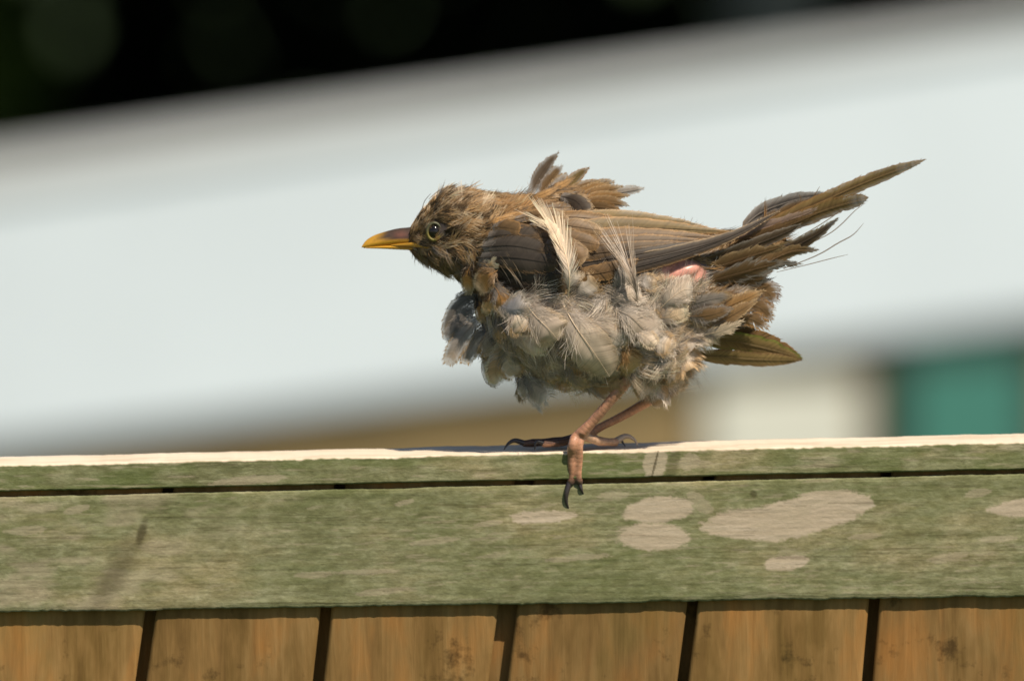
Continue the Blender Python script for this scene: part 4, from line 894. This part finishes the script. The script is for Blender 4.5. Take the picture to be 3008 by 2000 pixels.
for p3, w, c1, c2 in (([(1415, 882, -60), (1372, 880, -50), (1330, 920, -40), (1308, 1000, -36)], 50, DGREY, BUFF * .6), ([(1425, 905, -60), (1380, 910, -56), (1342, 960, -50), (1322, 1010, -46)], 56, DGREY * 1.1, GREY),
                      ([(1430, 930, -60), (1390, 950, -64), (1345, 1010, -60), (1312, 1072, -54)], 60, GREY * .8, BUFF * .7), ([(1440, 945, -60), (1410, 980, -64), (1380, 1030, -60), (1362, 1070, -56)], 48, GREY * .8, BUFF * .8),
                      ([(1420, 868, -30), (1385, 862, -20), (1345, 885, -10)], 40, DGREY * .8, DGREY), ([(1450, 1000, -50), (1432, 1050, -50), (1440, 1100, -46), (1468, 1130, -40)], 52, GREY, LGREY * .8),
                      ([(1440, 960, 20), (1405, 1000, 20), (1395, 1050, 20)], 54, DGREY, GREY)):
    in_air('chest_feather', p3, w, DGREY * 1.2, c1, c2, nb=54, n0=(-.4, 0, -1), fray=.05, down=.25, splits=3, ang=(44, 24), tip=.7, edge=.35, thin=.8, fringe=120, nd=50, hw=.8, wave=.1)
# pale feather stuck across the wing
on_body('stray_feather', [(1668, 872), (1672, 820), (1664, 765), (1642, 700), (1600, 648)], 88, LGREY * 1.1, CREAM * .9, CREAM * 1.15, lifts=(40, 78, 92, 92, 86), nb=110, fray=.16, down=.5, splits=5, ang=(46, 15), tip=.8, edge=.2, wide=.9, shaft=CREAM * 1.2, asym=(1.0, .85), style='barb')['label'] = 'pale cream feather lying across the wing'
on_body('stray_feather', [(1660, 800), (1652, 745), (1632, 690), (1604, 640)], 34, LGREY, CREAM, CREAM * 1.1, lifts=(70, 90, 94, 92), nb=60, fray=.12, down=.3, splits=3, ang=(34, 12), tip=.8, shaft=CREAM)

# ---- beak, eyes, claws
def beak_part(name, stations, colf, n=18):
    """stations: (x, ytop, ybot, halfwidth); the section is a rounded wedge"""
    st = catmull([np.array((s[0], s[1], s[2])) for s in stations], 28); hw = np.interp(np.linspace(0, 1, 28), np.linspace(0, 1, len(stations)), [s[3] for s in stations])
    th = np.linspace(0, 2 * np.pi, n, endpoint=False); Vv = []
    for (x, yt, yb), h in zip(st, hw):
        cy, ry = (yt + yb) / 2, (yb - yt) / 2
        yy = cy - ry * np.cos(th); wz = h * np.sign(np.sin(th)) * np.abs(np.sin(th)) ** .8 * (.55 + .45 * sstep(-1, .6, -np.cos(th))) if name == 'upper_beak' else h * np.sin(th)
        Vv.append(np.stack([x + 0 * th, yy, wz], 1))
    Vv = np.array(Vv); m = len(Vv); idx = np.arange(m * n).reshape(m, n); r = np.roll(np.arange(n), -1)
    q = np.stack([idx[:-1], idx[1:], idx[1:][:, r], idx[:-1][:, r]], -1).reshape(-1, 4); v = Vv.reshape(-1, 3)
    return bird_mesh(name, v, q, colf(v), M_BEAK)
YEL = np.array([.60, .305, .03]); DKB = np.array([.050, .034, .024])
def upc(v):
    tipk = sstep(1128, 1084, v[:, 0] - (712 - v[:, 1]) * .6); edge = sstep(699, 709, v[:, 1] - (v[:, 0] - 1063) * .012)
    k = np.clip(np.maximum(tipk * .85, edge), 0, 1)[:, None]; c = lerp(DKB * (.7 + .8 * fbm(v[:, 0] / 12, v[:, 1] / 8, 80))[:, None], YEL, k)
    red = np.exp(-(((v[:, 0] - 1178) / 22) ** 2 + ((v[:, 1] - 690) / 11) ** 2))[:, None] * .6; return lerp(c, np.array([.20, .07, .045]), red)
def loc(v): return lerp(np.tile(YEL, (len(v), 1)), np.array([.42, .20, .03]), (sstep(1150, 1230, v[:, 0]) * .6)[:, None])
beak_part('upper_beak', [(1062, 725, 727, 1), (1075, 707, 727, 6), (1098, 692, 725, 11), (1130, 681, 722, 16), (1165, 672, 720, 21), (1200, 668, 721, 25), (1232, 664, 724, 29)], upc)
beak_part('lower_beak', [(1068, 726, 729, 1), (1085, 725, 730, 6), (1120, 722, 731, 11), (1160, 720, 733, 15), (1200, 720, 735, 20), (1232, 722, 737, 24)], loc)
# yellow corner of the gape running back under the eye, both sides
for sgn in (-1, 1):
    C_ = [(1150, 721, 12 * sgn), (1200, 719, 26 * sgn), (1230, 721, 42 * sgn), (1262, 729, 60 * sgn)]
    C_ = catmull(C_, 12); rr = np.interp(np.linspace(0, 1, 12), [0, .5, 1], [2, 7.5, 3])
    v, q, idx = ringmesh(C_, np.stack([rr * .6, rr], 1), 10); o = bird_mesh('gape', v, q, np.tile(YEL * .8, (len(v), 1)), M_BEAK)
def sphere_mesh(c, r, n=28, m=18):
    th = np.linspace(0, 2 * np.pi, n, endpoint=False); ph = np.linspace(.02, np.pi - .02, m)
    v = np.stack([np.outer(np.sin(ph), np.cos(th)), np.outer(np.sin(ph), np.sin(th)), np.outer(np.cos(ph), np.ones(n))], -1) * np.array(r) + np.array(c)
    idx = np.arange(m * n).reshape(m, n); rl = np.roll(np.arange(n), -1)
    return v.reshape(-1, 3), np.stack([idx[:-1], idx[:-1][:, rl], idx[1:][:, rl], idx[1:]], -1).reshape(-1, 4)
for sgn in (-1, 1):
    h = BVH.ray_cast(Vector((1276, 681, 900 * sgn)), Vector((0, 0, -sgn))); d = h[0].z
    v, q = sphere_mesh((1276, 681, d - sgn * 9), (20, 24, 20)); eye = bird_mesh('eye', v, q, np.tile((.01, .01, .01), (len(v), 1)), M_EYE)
    th = np.linspace(0, 2 * np.pi, 41)[:-1]; ph = np.linspace(0, 2 * np.pi, 11)[:-1]; T_, P_ = np.meshgrid(th, ph, indexing='ij')
    rx = 20.5 + 4.6 * np.cos(P_); ry = 25 + 4.6 * np.cos(P_)
    ring = np.stack([1276 + rx * np.cos(T_), 681 + ry * np.sin(T_), d + sgn * (2 + 6 * np.sin(P_)) - sgn * .10 * np.abs(rx * np.cos(T_))], -1).reshape(-1, 3)
    idx = np.arange(400).reshape(40, 10); a1 = np.roll(idx, -1, 0); q = np.stack([idx, a1, np.roll(a1, -1, 1), np.roll(idx, -1, 1)], -1).reshape(-1, 4)
    bot = sstep(-.6, .8, np.sin(T_)).reshape(-1, 1); bird_mesh('eye_ring', ring, q, lerp(np.array([.085, .08, .04]), np.array([.17, .135, .022]), bot), M_RING, eye)
def claw(pts, r, c):
    C_ = catmull(pts, 14); rr = r * (1 - .88 * np.linspace(0, 1, 14) ** 1.2)
    v, q, idx = ringmesh(C_, np.stack([rr, rr], 1), 10, up=(.2, .1, 1)); return bird_mesh('claw', v, q, np.tile(c, (len(v), 1)), M_CLAW)
DC = np.array([.045, .035, .034]); LC = np.array([.42, .33, .26])
claw([(1673, 1415, -23), (1664, 1450, -26), (1665, 1480, -20), (1680, 1508, -6)], 9, DC)
claw([(1703, 1418, -23), (1708, 1438, -26), (1716, 1455, -16)], 7, DC)
claw([(1808, 1296, 40), (1838, 1281, 46), (1862, 1290, 50), (1876, 1312, 52)], 10, LC)
claw([(1540, 1302, 40), (1512, 1294, 36), (1492, 1304, 34), (1480, 1321, 32)], 9, DC)
claw([(1596, 1302, 0), (1576, 1298, -6), (1570, 1321, -10)], 8, DC)
claw([(1604, 1300, 122), (1580, 1296, 126), (1564, 1314, 128)], 7, DC)
claw([(1796, 1299, 88), (1822, 1292, 92), (1838, 1312, 94)], 8, DC)
